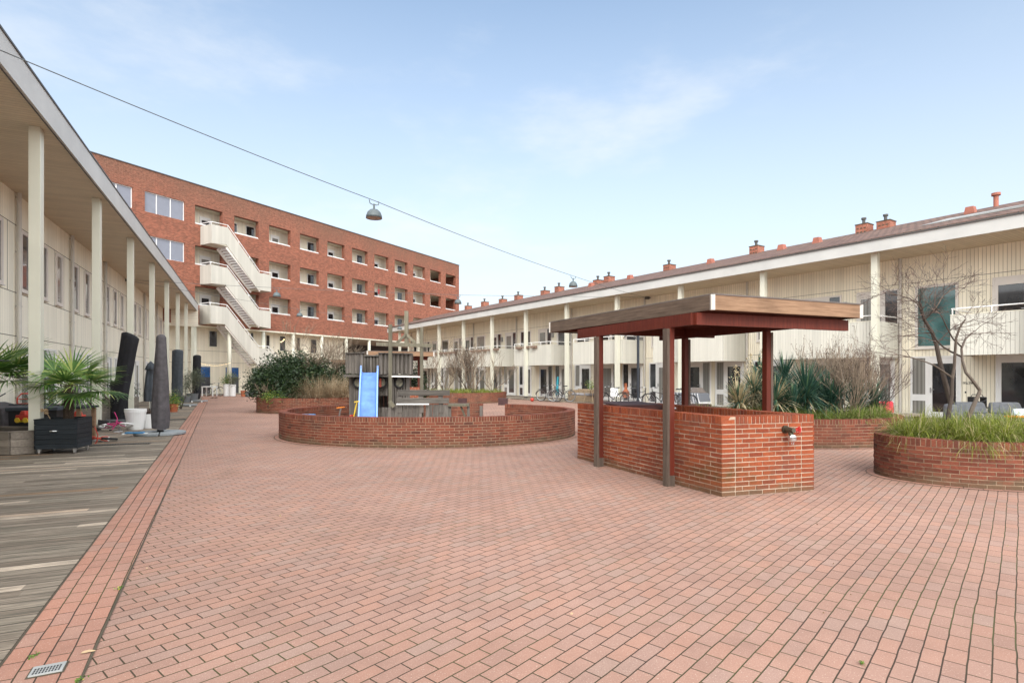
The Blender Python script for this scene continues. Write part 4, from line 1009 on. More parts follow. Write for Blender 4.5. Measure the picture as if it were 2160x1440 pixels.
for sgn in (-1, 1):
    m = MB()
    for (ya, za), (yb_, zb_) in zip(prof, prof[1:]):
        x0_, x1_ = sorted((sgn*hw, sgn*(hw+.04))); m.hexa([(x0_, yb_, zb_-.04), (x1_, yb_, zb_-.04), (x1_, ya, za-.04), (x0_, ya, za-.04)], [(x0_, yb_, zb_+.12), (x1_, yb_, zb_+.12), (x1_, ya, za+.12), (x0_, ya, za+.12)], mi=0)
    x0_, x1_ = sorted((sgn*(hw), sgn*(hw+.045))); m.hexa([(x0_, prof[0][0]-.02, 1.66), (x1_, prof[0][0]-.02, 1.66), (x1_, prof[0][0]+.10, 1.7), (x0_, prof[0][0]+.10, 1.7)], [(x0_, prof[0][0]-.02, 1.90), (x1_, prof[0][0]-.02, 1.90), (x1_, prof[0][0]+.10, 1.92), (x0_, prof[0][0]+.10, 1.92)], mi=1)
    sw = m.build('side_rail', [M['slide_pale'], M['slide_pale']], sl_)
    m = MB(); q = [(sgn*(hw+.02), a, b-.0) for a, b in prof]; m.tube([(sgn*(hw-.012), a, b+.015) for a, b in prof], .012, 5); m.build('edge_line', M['slide_edge'], sw)

# boat fence
yb0 = 15.4; bf_b = Vector((X(893, yb0), yb0, 0)); bf = thing('play_boat', 'grey plank play boat side with two long rails beside the slide', 'play boat', bf_b)
def bl(px_, py_, y_=yb0): return (X(px_, y_)-bf_b.x, y_-bf_b.y, Z(py_, y_))
for (a, b, c, d_) in ((840, 828, 949, 828), (837, 845, 947, 845)):
    m = MB(); m.bar(bl(a, b), bl(c, d_), .035, .15); m.build('rail_board', M['play_wood_x'], bf, bevel=.006)
m = MB(); m.bar(bl(836, 852, 15.3), bl(905, 852, 15.3), .03, .035); m.build('light_strip', M['white'], bf)
for p_ in (842, 887, 929):
    m = MB(); a = bl(p_, 826, yb0+.05); b = bl(p_+2, 870, yb0+.05); m.bar(a, b, .12, .06, up=(0, 1, 0)); m.build('upright', M['play_wood'], bf)
m = MB(); xs = X(800, 15.35)-bf_b.x
for i in range(21):
    p_ = 800+i*7.2
    if 888 < p_ < 895 or (p_ < 826 and i % 5 == 9): continue
    a = bl(p_+rnd.uniform(-1, 1)-3*(p_ > 840), 900, 15.45); b = bl(p_+rnd.uniform(-1, 1)+(2 if p_ > 840 else 0), 853 if p_ > 826 else 859, 15.45); m.bar((a[0], a[1], 0), b, .086, .03, up=(0, 1, 0))
m.build('hull_planks', M['play_wood'], bf)
m = MB(); m.bar(bl(866+0, 842, 15.2), bl(832, 859, 15.2), .05, .05) if False else m.bar(bl(822, 846, 15.3), bl(831, 858, 15.3), .05, .10); m.build('loose_board', M['mast_wood'], bf)
# bench beside it
bb_ = G(968, 880); bb_ = Vector((X(968, 15.5), 15.5, 0)); be = thing('wooden_bench', 'grey timber bench with a slanted brace at the end of the play boat', 'bench', bb_)
m = MB(); m.box(X(946, 15.5)-bb_.x, X(990, 15.5)-bb_.x, -.15, .15, Z(853, 15.5)-.04, Z(851, 15.5)); m.build('seat', M['mast_wood'], be)
for p_ in (949, 988):
    m = MB(); x_ = X(p_, 15.5)-bb_.x; m.box(x_-.035, x_+.035, -.04, .04, 0, Z(853, 15.5)-.04); m.build('leg', M['play_wood'], be)
m = MB(); m.bar((X(972, 15.5)-bb_.x, 0, Z(856, 15.5)), (X(987, 15.5)-bb_.x, 0, .33), .05); m.build('brace', M['mast_wood'], be)
# low white crate at the foot of the bench and thin post at the opening
m = MB(); m.box(-.2, .2, -.12, .12, 0, .44); m.box(-.15, -.05, -.125, -.12, .30, .38, mi=1); m.box(.05, .15, -.125, -.12, .30, .38, mi=1)
m.build('plastic_crate', [M['whiteplastic'], M['black']], loc=(X(959, 15.1), 15.1, 0), label='white plastic crate under the playground bench', cat='crate')
m = MB(); m.box(-.05, .05, -.05, .05, 0, .62); m.build('low_post', M['play_wood'], loc=(X(1015, 19.0), 19.0, 0), label='short grey timber post at the gap in the oval wall', cat='post', bevel=.006)
# corten cubes
M['corten'] = plain('dark_corten', (.055, .02, .02), .6, var=.25, scale=6)
for (px_, py_, Y_, s_, lb) in ((976, 850, 33.0, .5, 'small dark steel cube left of the wall gap'), (1061, 852.5, 31.5, .53, 'dark steel cube seen right behind the gap in the oval wall'), (1474, 866, 24., .95, 'wide dark steel box between canopy post and yuccas')):
    g_ = Vector((X(px_, Y_), Y_, 0)); z_ = Z(839.5 if px_ < 1100 else 851.5, Y_); m = MB(); m.box(-s_/2, s_/2, -.2, .3, 0, z_); m.box(-s_/2+.03, s_/2-.03, -.17, .27, z_-.03, z_+.002, mi=1)
    m.build('steel_planter', [M['corten'], M['soil']], loc=g_, bevel=.01, label=lb, cat='steel box')
# ================================================================ PLANTS
M['bark'] = attr_mat('bark_grey_brown', (.05, .037, .03), (.14, .112, .09), .85, nscale=9, bump=.004)
M['bark_pale'] = attr_mat('bark_pale', (.12, .09, .062), (.26, .20, .145), .85, nscale=9)
M['twig'] = attr_mat('twig_brown', (.06, .04, .03), (.15, .11, .08), .85)
M['twig_red'] = attr_mat('twig_reddish', (.055, .036, .03), (.14, .098, .08), .85)
M['leaf_dark'] = attr_mat('leaf_dark_green', (.008, .019, .006), (.028, .058, .018), .5, .4, transl=.12, c3=(.06, .095, .03))
M['leaf_olive'] = attr_mat('leaf_olive', (.07, .085, .05), (.17, .19, .13), .6, transl=.15)
M['leaf_pot'] = attr_mat('leaf_fresh', (.06, .14, .03), (.20, .30, .06), .6, transl=.25, c3=(.45, .42, .08))
M['grass'] = attr_mat('grass_blade', (.07, .105, .012), (.31, .34, .05), .6, transl=.3, c3=(.50, .42, .22))
M['grass_dark'] = attr_mat('grass_blade_dark', (.07, .11, .02), (.25, .31, .06), .6, transl=.3, c3=(.38, .30, .17))
M['straw'] = attr_mat('dry_grass', (.20, .145, .085), (.44, .345, .225), .8, transl=.2)
M['yucca'] = attr_mat('yucca_blade', (.012, .04, .026), (.045, .11, .075), .5, transl=.15, c3=(.11, .18, .085))
M['yucca_dry'] = attr_mat('yucca_dry', (.30, .235, .13), (.60, .50, .32), .8, transl=.15, c3=(.10, .17, .10))
M['palm'] = attr_mat('palm_blade', (.04, .115, .02), (.17, .29, .06), .45, .5, transl=.25, c3=(.34, .40, .11))
M['palm_trunk'] = attr_mat('palm_fibre', (.05, .035, .025), (.15, .105, .075), .95, bump=.01)

def grow(m, p, d, L, r, lev, kids=3, spread=.6, up=.15, wander=.16, flat=1.0, shrink=.68, seg=4, tips=None, rmin=.0025, tend=None):
    pts = [Vector(p)]; rr = [r]; d = Vector(d).normalized()
    for i in range(seg):
        d = (d+Vector((rnd.gauss(0, wander), rnd.gauss(0, wander), rnd.gauss(0, wander)*flat+up/seg))).normalized()
        pts.append(pts[-1]+d*L/seg); rr.append(max(rmin, r*(1-.45*(i+1)/seg)))
    m.tube(pts, rr, 7 if r > .03 else (5 if r > .012 else 3), caps=False)
    if lev <= 0:
        if tips is not None: tips.append((pts[-1], d))
        return
    for k in range(kids):
        t_ = rnd.uniform(.35, 1.0) if k else 1.0
        i = min(seg-1, int(t_*seg)); q = pts[i].lerp(pts[i+1], t_*seg-i) if t_ < 1 else pts[-1]
        a = Vector((rnd.gauss(0, 1), rnd.gauss(0, 1), rnd.gauss(0, 1)*flat)); a = (a-d*a.dot(d)); a = a.normalized() if a.length > .01 else d.orthogonal()
        sp_ = spread*rnd.uniform(.5, 1.3)*(.6 if k == 0 else 1)
        nd = (d+a*sp_).normalized()
        grow(m, q, nd, L*shrink*rnd.uniform(.75, 1.2), max(rmin, rr[i]*(.8 if k == 0 else .62)), lev-1, kids, spread, up, wander, flat, shrink, max(2, seg-1), tips, rmin)

def clump(m, c, n, L, w, spread=.9, droop=1.2, seg=4, base=.06, lj=.35):
    for _ in range(n):
        a = rnd.uniform(0, 2*math.pi); t_ = rnd.random()**.6*spread
        d = Vector((math.cos(a)*math.sin(t_), math.sin(a)*math.sin(t_), math.cos(t_)))
        p = Vector(c)+Vector((math.cos(a), math.sin(a), 0))*base*rnd.random()
        m.ribbon(p, d, L*rnd.uniform(1-lj, 1+lj*.6), w*rnd.uniform(.7, 1.2), droop*rnd.uniform(.6, 1.3), seg)

# --- tree with spreading crown in the near right planter: stems traced as real 3-D limbs at the planter's depth
TB = Vector((PN[0]-.25, PN[1]-.05, .6))
tree = thing('ornamental_tree', 'small bare spreading tree with twisted stems in the near right planter', 'tree', (TB.x, TB.y, .58))
def tp3(px_, py_, dy=0): Y_ = TB.y+dy; return Vector((X(px_, Y_)-TB.x, dy, Z(py_, Y_)-.58))
m = MB()
def limb(pts, r0, r1, n=7):
    k = len(pts)-1; m.tube(pts, [r0+(r1-r0)*i/k for i in range(k+1)], n, caps=False)
limb([tp3(2000, 885, .0), tp3(2003, 862, .0), tp3(2008, 835, .0), tp3(2009, 798, .02)], .034, .026)                      # dark stem
limb([tp3(2006, 850, .2), tp3(2002, 836, .2), tp3(1991, 795, .2), tp3(1982, 760, .2), tp3(1975, 725, .2), tp3(1966, 700, .2), tp3(1950, 675, .18), tp3(1944, 655, .15), tp3(1942, 640, .12)], .045, .018)   # grey trunk
limb([tp3(2009, 798, .02), tp3(2013, 775, .0), tp3(2015, 740, -.05), tp3(2017, 712, -.1), tp3(2025, 690, -.15), tp3(2036, 674, -.2)], .026, .012)
limb([tp3(2043, 880, -.05), tp3(2056, 850, -.08), tp3(2066, 828, -.1), tp3(2067, 822, -.1)], .033, .026)
limb([tp3(2067, 823, -.1), tp3(2050, 800, -.08), tp3(2037, 785, -.05), tp3(2030, 760, 0), tp3(2028, 735, .05), tp3(2036, 715, .1), tp3(2050, 702, .2)], .026, .013)
limb([tp3(2029, 732, .03), tp3(2010, 714, .02), tp3(1997, 690, .0), tp3(1988, 670, -.05)], .014, .008)
limb([tp3(2028, 752, .02), tp3(2005, 741, .0), tp3(1990, 732, -.05), tp3(1976, 718, -.1), tp3(1966, 702, -.15), tp3(1958, 695, -.2)], .016, .009)
limb([tp3(2007, 795, .02), tp3(1990, 783, -.1), tp3(1970, 770, -.2), tp3(1950, 762, -.3), tp3(1920, 753, -.4), tp3(1895, 748, -.45)], .015, .007)
limb([tp3(1975, 725, .2), tp3(1985, 715, .25), tp3(2000, 700, .3), tp3(2012, 690, .3)], .012, .007)
limb([tp3(1944, 655, .15), tp3(1935, 640, .1), tp3(1920, 630, .05), tp3(1895, 622, .0), tp3(1868, 618, -.05)], .013, .006)
limb([tp3(1966, 660, .15), tp3(1980, 640, .1), tp3(1990, 622, .1), tp3(2010, 610, .1), tp3(2035, 606, .1)], .010, .006)
limb([tp3(1950, 675, .18), tp3(1960, 665, .15), tp3(1968, 655, .1), tp3(1972, 640, .1)], .012, .008)
m.build('trunk', M['bark'], tree)
m = MB()
hub = [(1942, 640, .12, -.9, .3), (1930, 634, .1, -1, .1), (1895, 622, 0, -1, .05), (1868, 618, -.05, -1, 0), (1988, 670, -.05, -.4, .5), (1958, 695, -.2, -1, .1), (1966, 702, -.15, -.9, 0),
       (1920, 753, -.4, -1, .1), (1895, 748, -.45, -1, .05), (2036, 674, -.2, .5, .5), (2050, 702, .2, 1, .15), (2045, 705, .15, 1, .05), (2012, 690, .3, .8, .4), (2035, 606, .1, 1, .1), (1972, 640, .1, .1, .9),
       (1990, 622, .1, .4, .7), (1944, 655, .15, -.6, .6), (1944, 655, .15, .5, .5), (1950, 675, .18, -1, .0), (1955, 690, .2, -1, 0), (2025, 690, -.15, .9, .2), (2036, 715, .1, 1, .1), (1940, 640, .1, -.3, .9), (1935, 660, .15, -1, .1), (1975, 720, .2, -1, .15), (1948, 668, .1, .8, .1)]
for (a, b, dy, dx, dz) in hub:
    for _ in range(2):
        grow(m, tp3(a, b, dy), (dx+rnd.gauss(0, .25), rnd.gauss(0, .75), dz+rnd.gauss(0, .12)), .29, .0062, 3, kids=3, spread=.8, up=.05, wander=.22, flat=.45, shrink=.74, rmin=.0017)
m.build('crown', M['twig_red'], tree)

# --- long grass in the near planter, and lower grass in the middle planter
def inside(c, A, B, k=.86):
    while True:
        x_, y_ = rnd.uniform(-1, 1), rnd.uniform(-1, 1)
        if x_*x_+y_*y_ < k*k: return Vector((c[0]+x_*A, c[1]+y_*B, 0))
m = MB()
for _ in range(92):
    p = inside(PN, 1.62, 1.17, .84); r_ = math.hypot((p.x-PN[0])/1.62, (p.y-PN[1])/1.17)
    clump(m, (p.x, p.y, .56+.12*(1-r_)), 230, .50, .009, spread=1.4, droop=2.7, seg=5, base=.035, lj=.4)
m.build('ornamental_grass', M['grass'], label='arching yellow green grass filling the near right planter', cat='grass', kind='stuff')
m = MB()
for _ in range(80):
    a = rnd.uniform(math.pi*1.0, math.pi*2.02); rr = rnd.uniform(.74, .88)
    clump(m, (PM[0]+2.75*rr*math.cos(a), PM[1]+2.2*rr*math.sin(a), .56), 130, .42, .010, spread=1.35, droop=2.2, seg=4, base=.06)
m.build('ornamental_grass', M['grass_dark'], label='green tufted grass along the front edge of the yucca planter', cat='grass', kind='stuff')
m = MB()
for _ in range(150):
    p = inside(PB, 2.6, 2.6, .9); clump(m, (p.x, p.y, .5), 34, .34, .02, spread=1.1, droop=1.2, seg=3, base=.12)
m.build('planter_grass', M['grass'], label='short green grass in the planter behind the play boat', cat='grass', kind='stuff')

# --- yuccas
def yucca(px_, py_, Y_, R_, label, dry=.0, n=150, stem=.0, trunk=True):
    base = Vector((X(px_, Y_), Y_, .55)); zc_ = Z(py_, Y_)-.55
    o = thing('yucca', label, 'plant', base, group='yuccas in the planter behind the bin shelter')
    m = MB(); m2 = MB(); c = Vector((0, 0, zc_))
    for i in range(n):
        a = rnd.uniform(0, 2*math.pi); e = rnd.uniform(-.75, 1.45)
        d = Vector((math.cos(a)*math.cos(e), math.sin(a)*math.cos(e), math.sin(e)))
        isdry = rnd.random() < (dry if e > -.3 else max(dry, .35))
        (m2 if isdry else m).ribbon(c+d*.03-Vector((0, 0, rnd.random()**2*zc_*.8)), d, R_*rnd.uniform(.85, 1.2), .036, .25 if not isdry else .9, 3, tipw=.08)
    if m.f: m.build('leaves', M['yucca'], o)
    if m2.f: m2.build('dry_leaves', M['yucca_dry'], o)
    m = MB(); m.tube([(0, 0, 0), (0, 0, zc_)], .06, 7); m.build('stem', M['palm_trunk'], o)
    return o
for a in ((1700, 815, 13.8, .80, 'large dark green yucca right of the last canopy post', .0, 260),
 (1655, 788, 14.8, .66, 'tall yucca head just right of the canopy post', .03, 200),
 (1752, 835, 14.0, .72, 'low dark yucca under the bare shrub', .0, 230),
 (1808, 842, 14.6, .72, 'yucca sprawling at the right end of the planter', .0, 220),
 (1590, 812, 14.4, .62, 'yucca with many straw coloured leaves left of the post', .5, 260),
 (1560, 838, 14.0, .58, 'mostly dried pale yucca at the left end of the planter', .8, 260),
 (1636, 832, 13.6, .62, 'ragged yucca with dry skirt in front of the post', .4, 240),
 (1603, 785, 15.2, .60, 'blue green yucca standing behind the dry ones', .05, 200),
 (1672, 842, 13.5, .55, 'small dark yucca low at the front beside the ragged one', .05, 180),
 (1730, 812, 15.4, .70, 'dark yucca at the back between the shrubs', .0, 200),
 (1845, 838, 15.0, .60, 'outermost dark yucca beside the red cushion', .0, 170)): yucca(a[0], a[1]+8, a[2], a[3], a[4], a[5], int(a[6]*1.5))
m = MB()
for px_, py0, py1, Y_ in ((1583, 790, 745, 14.6), (1608, 780, 735, 14.8), (1552, 800, 772, 14.5)):
    b = PD(px_, py0, Y_); t_ = PD(px_, py1, Y_)
    m.tube([(b.x, b.y, .6), tuple(t_)], .008, 5)
    for i in range(70):
        f_ = rnd.random(); q = b.lerp(t_, f_); m.leaf(q+Vector((rnd.gauss(0, .09*(1.2-f_)), rnd.gauss(0, .06), rnd.gauss(0, .03))), .055)
m.build('dried_flower_spike', M['yucca_dry'], label='dried brown yucca flower spikes rising above the leaves', cat='flower spike')

# --- bare multi-stem shrubs
def bare_shrub(label, base, H_, n=12, spread=.35, mat='bark_pale', lev=4, r=.016, kids=3, shrink=.62, up=.25, L0=None, group=None, rmin=.003, buds=0, name='bare_shrub', wander=.12, sp2=.45):
    o = thing(name, label, 'shrub', base, group=group); m = MB(); tips = []
    for i in range(n):
        a = 2*math.pi*i/n+rnd.uniform(-.3, .3); t_ = rnd.uniform(.15, 1)*spread
        d = Vector((math.cos(a)*math.sin(t_), math.sin(a)*math.sin(t_), math.cos(t_)))
        grow(m, Vector((math.cos(a), math.sin(a), 0))*.06*n/10, d, (L0 or H_*.42)*rnd.uniform(.8, 1.1), r*rnd.uniform(.8, 1.15), lev, kids, sp2, up, wander, 1, shrink, 4, tips, rmin)
    m.build('branches', M[mat], o)
    if buds:
        m2 = MB()
        for p, d in tips:
            if rnd.random() < buds:
                for _ in range(2): m2.leaf(p+Vector((rnd.gauss(0, .015), rnd.gauss(0, .015), rnd.gauss(0, .02))), .03, asp=.8)
        m2.build('seed_heads', M['twig_red'], o)
    return o
bare_shrub('large pale bare shrub with seed heads in the yucca planter', (X(1785, 14.0), 14.0, .55), 2.3, n=20, spread=.62, L0=.72, lev=4, kids=3, shrink=.70, r=.015, rmin=.0028, buds=.35, up=.5)
bare_shrub('slender bare shrub rising behind the dark yucca', (X(1678, 15.2), 15.2, .55), 2.3, n=9, spread=.3, L0=.8, lev=3, shrink=.68, r=.012, rmin=.0028, buds=.6, up=.4)
bare_shrub('bare shrub at the right of the yucca planter touching the white column', (X(1838, 15.2), 15.2, .55), 2.2, n=16, spread=.7, L0=.75, lev=4, kids=3, shrink=.68, r=.013, rmin=.0026, mat='twig_red', up=.35)
bare_shrub('thin bare shrub between two others in the yucca planter', (X(1735, 15.6), 15.6, .55), 2.3, n=10, spread=.35, L0=.85, lev=3, shrink=.66, r=.011, rmin=.0026, buds=.5, up=.4)
for px_, Y_, H_, n_, lb, mt in ((905, 36.6, 3.3, 12, 'bare brown shrub at the left of the far planter', 'twig'), (940, 35.5, 3.4, 12, 'bare branching shrub second from left in the far planter', 'bark_pale'), (985, 36.2, 3.1, 14, 'tangled bare shrub in the middle of the far planter', 'twig'), (1000, 34.4, 3.2, 12, 'open bare shrub in the front of the far planter', 'bark_pale'), (1040, 36, 2.6, 10, 'low bare shrub at the right end of the far planter', 'bark_pale')):
    bare_shrub(lb, (X(px_, Y_), Y_, .5), H_, n=max(6, n_-4), spread=.75, mat=mt, lev=4, L0=H_*.37, kids=2 if px_ != 985 else 3, shrink=.74, r=.03, rmin=.007, up=.3, wander=.16, group='bare shrubs in the far planter')
bare_shrub('leaning silvery bare tree behind the evergreen shrub', (X(678, 27.0), 27.0, .55), 3.4, n=6, spread=.75, mat='bark_pale', lev=5, L0=1.15, kids=3, shrink=.74, r=.04, rmin=.005, up=.25, name='bare_tree', sp2=.6)
# dry grass fountain
m = MB()
for cx_, cy_ in ((672, 24.9), (700, 25.1), (648, 25.0), (725, 25.5), (690, 25.8), (660, 25.6), (712, 26.2)):
    p = Vector((X(cx_, cy_), cy_, .55)); clump(m, tuple(p), 420, 1.15, .014, spread=1.15, droop=1.35, seg=5, base=.2)
m.build('dry_grass', M['straw'], label='dried straw coloured grass spilling over the planter wall', cat='grass', kind='stuff')
# evergreen shrub
def leafy(name, label, cat, base, blobs, nleaf, size, mat, stems=6, group=None, asp=.45, bark='bark'):
    o = thing(name, label, cat, base, group=group); m = MB()
    tot = sum(b[3]*b[4]*b[5] for b in blobs)
    for (x_, y_, z_, rx, ry_, rz_) in blobs:
        nn = int(nleaf*rx*ry_*rz_/tot)
        ncl = max(4, nn//26); cl = []
        for _ in range(ncl):
            v = Vector((rnd.gauss(0, 1), rnd.gauss(0, 1), rnd.gauss(0, 1))).normalized()*rnd.random()**.42
            cl.append(Vector((x_+v.x*rx, y_+v.y*ry_, z_+v.z*rz_)))
        for i in range(nn):
            c = cl[i % ncl]; q = c+Vector((rnd.gauss(0, 1), rnd.gauss(0, 1), rnd.gauss(0, 1)))*size*1.6; m.leaf(q, size*rnd.uniform(.6, 1.3), rnd.random(), asp=asp)
    m.build('foliage', M[mat], o)
    m = MB()
    for (x_, y_, z_, rx, ry_, rz_) in blobs[:stems]:
        p1_ = Vector((x_, y_, z_)); m.tube([(x_*.1, y_*.1, 0), tuple(p1_*.55+Vector((0, 0, z_*.0))), tuple(p1_)], [.04*size/.09, .028*size/.09, .012*size/.09], 6)
    m.build('stems', M[bark], o); return o
eb = Vector((X(615, 26.), 26., .55))
def bb(px_, py_, rx, rz_, dy=0, ry_=None): return (X(px_, 26+dy)-eb.x, dy, Z(py_, 26+dy)-.55, rx, ry_ or rx, rz_)
leafy('evergreen_shrub', 'broad dark evergreen shrub overhanging the round brick planter', 'shrub', eb,
      [bb(640, 800, 1.0, .75), bb(590, 805, .95, .65, -.2), bb(560, 800, .7, .55, -.3), bb(612, 770, .62, .5), bb(665, 785, .7, .7, .2), bb(552, 826, .5, .3, -.4), bb(610, 835, 1.1, .45, -.4), bb(640, 760, .4, .35), bb(598, 762, .35, .35), bb(570, 780, .4, .4), bb(655, 830, .8, .5, -.3), bb(570, 762, .3, .25), bb(533, 815, .3, .25, -.4), bb(605, 838, 1.1, .3, -.3), bb(660, 840, .8, .3, -.3)], 38000, .11, 'leaf_dark', 8)
leafy('evergreen_shrub', 'smaller dark evergreen bush between the bare tree and the tower', 'shrub', (X(718, 27.), 27., .55),
      [(0, 0, .9, .7, .6, .65), (-.5, .2, .7, .6, .5, .5), (.3, .1, 1.2, .5, .4, .4)], 4200, .09, 'leaf_dark', 3)
leafy('evergreen_shrub', 'slim green bush just behind the distant red canopy post', 'shrub', (X(876, 30.), 30., 0), [(0, 0, 1.6, .5, .4, .9), (.2, 0, .9, .5, .4, .7)], 2600, .11, 'leaf_dark', 2)
leafy('low_plant', 'low green leafy plant at the left rim of the evergreen planter', 'plant', (X(570, 24.6), 24.6, .55), [(0, 0, .15, .35, .2, .16), (.4, 0, .12, .3, .2, .12)], 900, .07, 'leaf_pot', 1)
bare_shrub('thin bare twigs hanging out left of the evergreen planter', (X(562, 24.9), 24.9, .55), 1.0, n=8, spread=.9, lev=3, L0=.4, r=.01, rmin=.004, mat='bark_pale')

# --- fan palms
def fan_palm(label, base, zc_, Rl, nfr, seedv, fronds=None, zb=.6):
    rnd.seed(seedv); o = thing('fan_palm', label, 'palm', base); m = MB(); tr = MB()
    for i in range(nfr):
        if fronds and i < len(fronds): a, e, pl = fronds[i]
        else: a = 2*math.pi*i*.381966*1.0+rnd.uniform(-.2, .2); e = rnd.uniform(-.35, 1.1); pl = Rl*.42
        d = Vector((math.cos(a)*math.cos(e), math.sin(a)*math.cos(e), math.sin(e)))
        c = Vector((0, 0, zc_)); h_ = c+d*pl+Vector((0, 0, -.05))
        tr.tube([c, c+d*pl*.5+Vector((0, 0, .02)), h_], .008, 4)
        side = d.cross(Vector((0, 0, 1))).normalized(); nrm = side.cross(d).normalized()
        nb = 30
        for k in range(nb):
            t_ = (k/(nb-1)-.5)*2*2.0
            dd = (d*math.cos(t_)+side*math.sin(t_)+nrm*(.12 if abs(t_) < 1 else -.05)).normalized()
            ll = Rl*(.62-.13*abs(t_/2.0)**1.5)*rnd.uniform(.93, 1.05)
            sd_ = dd.cross(nrm).normalized()
            m.ribbon(h_+dd*.03, dd, ll, .046, .55+.5*(e < .2), 4, side=sd_, tipw=.1)
    m.build('fronds', M['palm'], o); tr.build('leaf_stalks', M['leaf_pot'], o)
    t_ = MB(); 
    for i in range(420):
        z_ = rnd.random()*(zc_+.02); a = rnd.uniform(0, 6.28); r_ = .075+.03*math.sin(z_/zc_*3)
        p = Vector((math.cos(a)*r_*.8, math.sin(a)*r_*.8, z_)); t_.ribbon(p, (math.cos(a)*.7, math.sin(a)*.7, rnd.uniform(.2, 1)), .08, .02, 1.2, 2)
    t_.tube([(0, 0, 0), (0, 0, zc_)], [.10, .075], 10); t_.build('trunk', M['palm_trunk'], o); return o
# ================================================================ LEFT SIDE FURNITURE
M['planter_black'] = wood('black_stained_wood', (.010, .014, .018), (.022, .028, .034), axis='x', rough=.55)
M['planter_grey'] = wood('weathered_planter_wood', (.16, .13, .105), (.29, .25, .205), axis='x')
M['cover_black'] = plain('black_cloth', (.014, .014, .018), .75, var=.2, scale=5, bump=.006)
M['cover_grey'] = plain('grey_brown_cloth', (.085, .077, .082), .8, var=.2, scale=7, bump=.01)
M['cover_blue'] = plain('slate_cloth', (.055, .065, .078), .8, var=.15, scale=6, bump=.006)
M['stone_grey'] = plain('grey_stone_slab', (.26, .28, .29), .8, var=.15, scale=6)
M['terracotta'] = plain('terracotta', (.42, .13, .06), .75, var=.15)
M['pot_grey'] = plain('grey_pot', (.13, .135, .14), .7, var=.12)
def slat_box(name, label, base, rot, w_, d_, h_, z0, n, mat, cham=0, th=.03, casters=False, group=None, cat='planter'):
    o = thing(name, label, cat, base, rot, group=group); m = MB(); sh = h_/n
    pts = [(-w_/2, -d_/2), (w_/2-cham, -d_/2), (w_/2, -d_/2+cham), (w_/2, d_/2), (-w_/2, d_/2)] if cham else [(-w_/2, -d_/2), (w_/2, -d_/2), (w_/2, d_/2), (-w_/2, d_/2)]
    for k in range(n):
        for i in range(len(pts)):
            a, b = Vector(pts[i]), Vector(pts[(i+1) % len(pts)]); dd = (b-a).normalized(); nn = Vector((-dd.y, dd.x))
            a2 = a+dd*(th if i % 2 else 0); zz = z0+k*sh
            m.hexa([(a2.x, a2.y, zz+.003), (b.x, b.y, zz+.003), (b.x+nn.x*th, b.y+nn.y*th, zz+.003), (a2.x+nn.x*th, a2.y+nn.y*th, zz+.003)],
                   [(a2.x, a2.y, zz+sh-.003), (b.x, b.y, zz+sh-.003), (b.x+nn.x*th, b.y+nn.y*th, zz+sh-.003), (a2.x+nn.x*th, a2.y+nn.y*th, zz+sh-.003)])
    m.build('slatted_sides', M[mat], o)
    m = MB()
    for i in range(len(pts)):
        a, b = Vector(pts[i])*1.015, Vector(pts[(i+1) % len(pts)])*1.015; dd = (b-a).normalized(); nn = Vector((-dd.y, dd.x))
        m.hexa([(p.x, p.y, z0+h_) for p in (a, b, b+nn*.05, a+nn*.05)], [(p.x, p.y, z0+h_+.022) for p in (a, b, b+nn*.05, a+nn*.05)])
    m.build('rim', M[mat], o)
    m = MB(); m.add([(p[0]*.94, p[1]*.94, z0+h_-.05) for p in pts], [tuple(range(len(pts)))]); m.build('soil', M['soil'], o)
    if casters:
        for sx_, sy_ in ((-1, -1), (1, -1), (1, 1), (-1, 1)):
            m = MB(); x_, y_ = sx_*(w_/2-.07), sy_*(d_/2-.07); m.tube([(x_-.015, y_, .04), (x_+.015, y_, .04)], .038, 12); m.box(x_-.025, x_+.025, y_-.03, y_+.03, .06, z0); m.build('caster', M['chrome'], o)
    return o
lr = FL.rot-math.pi/2      # facing: local x across the courtyard, y along the block
# near black planter on wheels with palm
bpos = Vector((-9.55, 12.13, .012))
bo_ = slat_box('wheeled_planter', 'black slatted planter on casters beside the front post', bpos, R(16), .76, .72, .60, .11, 6, 'planter_black', casters=True)
m = MB(); m.tube([(-.1, -.37, .48), (-.04, -.40, .485), (.02, -.37, .48)], .012, 6); m.build('pull_handle', M['chrome'], bo_)
fan_palm('fan palm with hairy trunk in the black wheeled planter', (bpos.x+.02, bpos.y+.1, .66), .78, 1.17, 13, 5,
         fronds=[(2.95, .75, .5), (1.9, 1.0, .35), (.4, .75, .45), (-.1, .25, .55), (3.3, .1, .5), (-.6, .0, .5), (5.2, .35, .4), (4.2, .15, .4), (.1, -.15, .6), (2.4, .2, .5), (1.2, .4, .5), (3.0, -.3, .35), (5.7, -.35, .4)])
M['dry_leaf'] = plain('dry_leaf_brown', (.45, .32, .19), .8, var=.3)
m = MB(); q = Vector((-9.78, 11.95, .66)); m.tube([tuple(q+Vector((.12, 0, 0))), tuple(q+Vector((0, 0, .22)))], .008, 5)
for _ in range(9): m.leaf(q+Vector((rnd.uniform(-.1, .05), rnd.uniform(-.04, .04), .2+rnd.uniform(-.03, .06))), .10, asp=.7)
m.build('dried_flower', M['dry_leaf'], label='dried brown flower stuck in the black planter beside the palm', cat='dried flower')
rnd.seed(21)
wp = Vector((-10.9, 12.2, .012))
slat_box('wooden_planter', 'grey chamfered wooden planter at the left edge of the deck', wp, R(-4), 1.9, 1.1, .46, .01, 3, 'planter_grey', cham=.28)
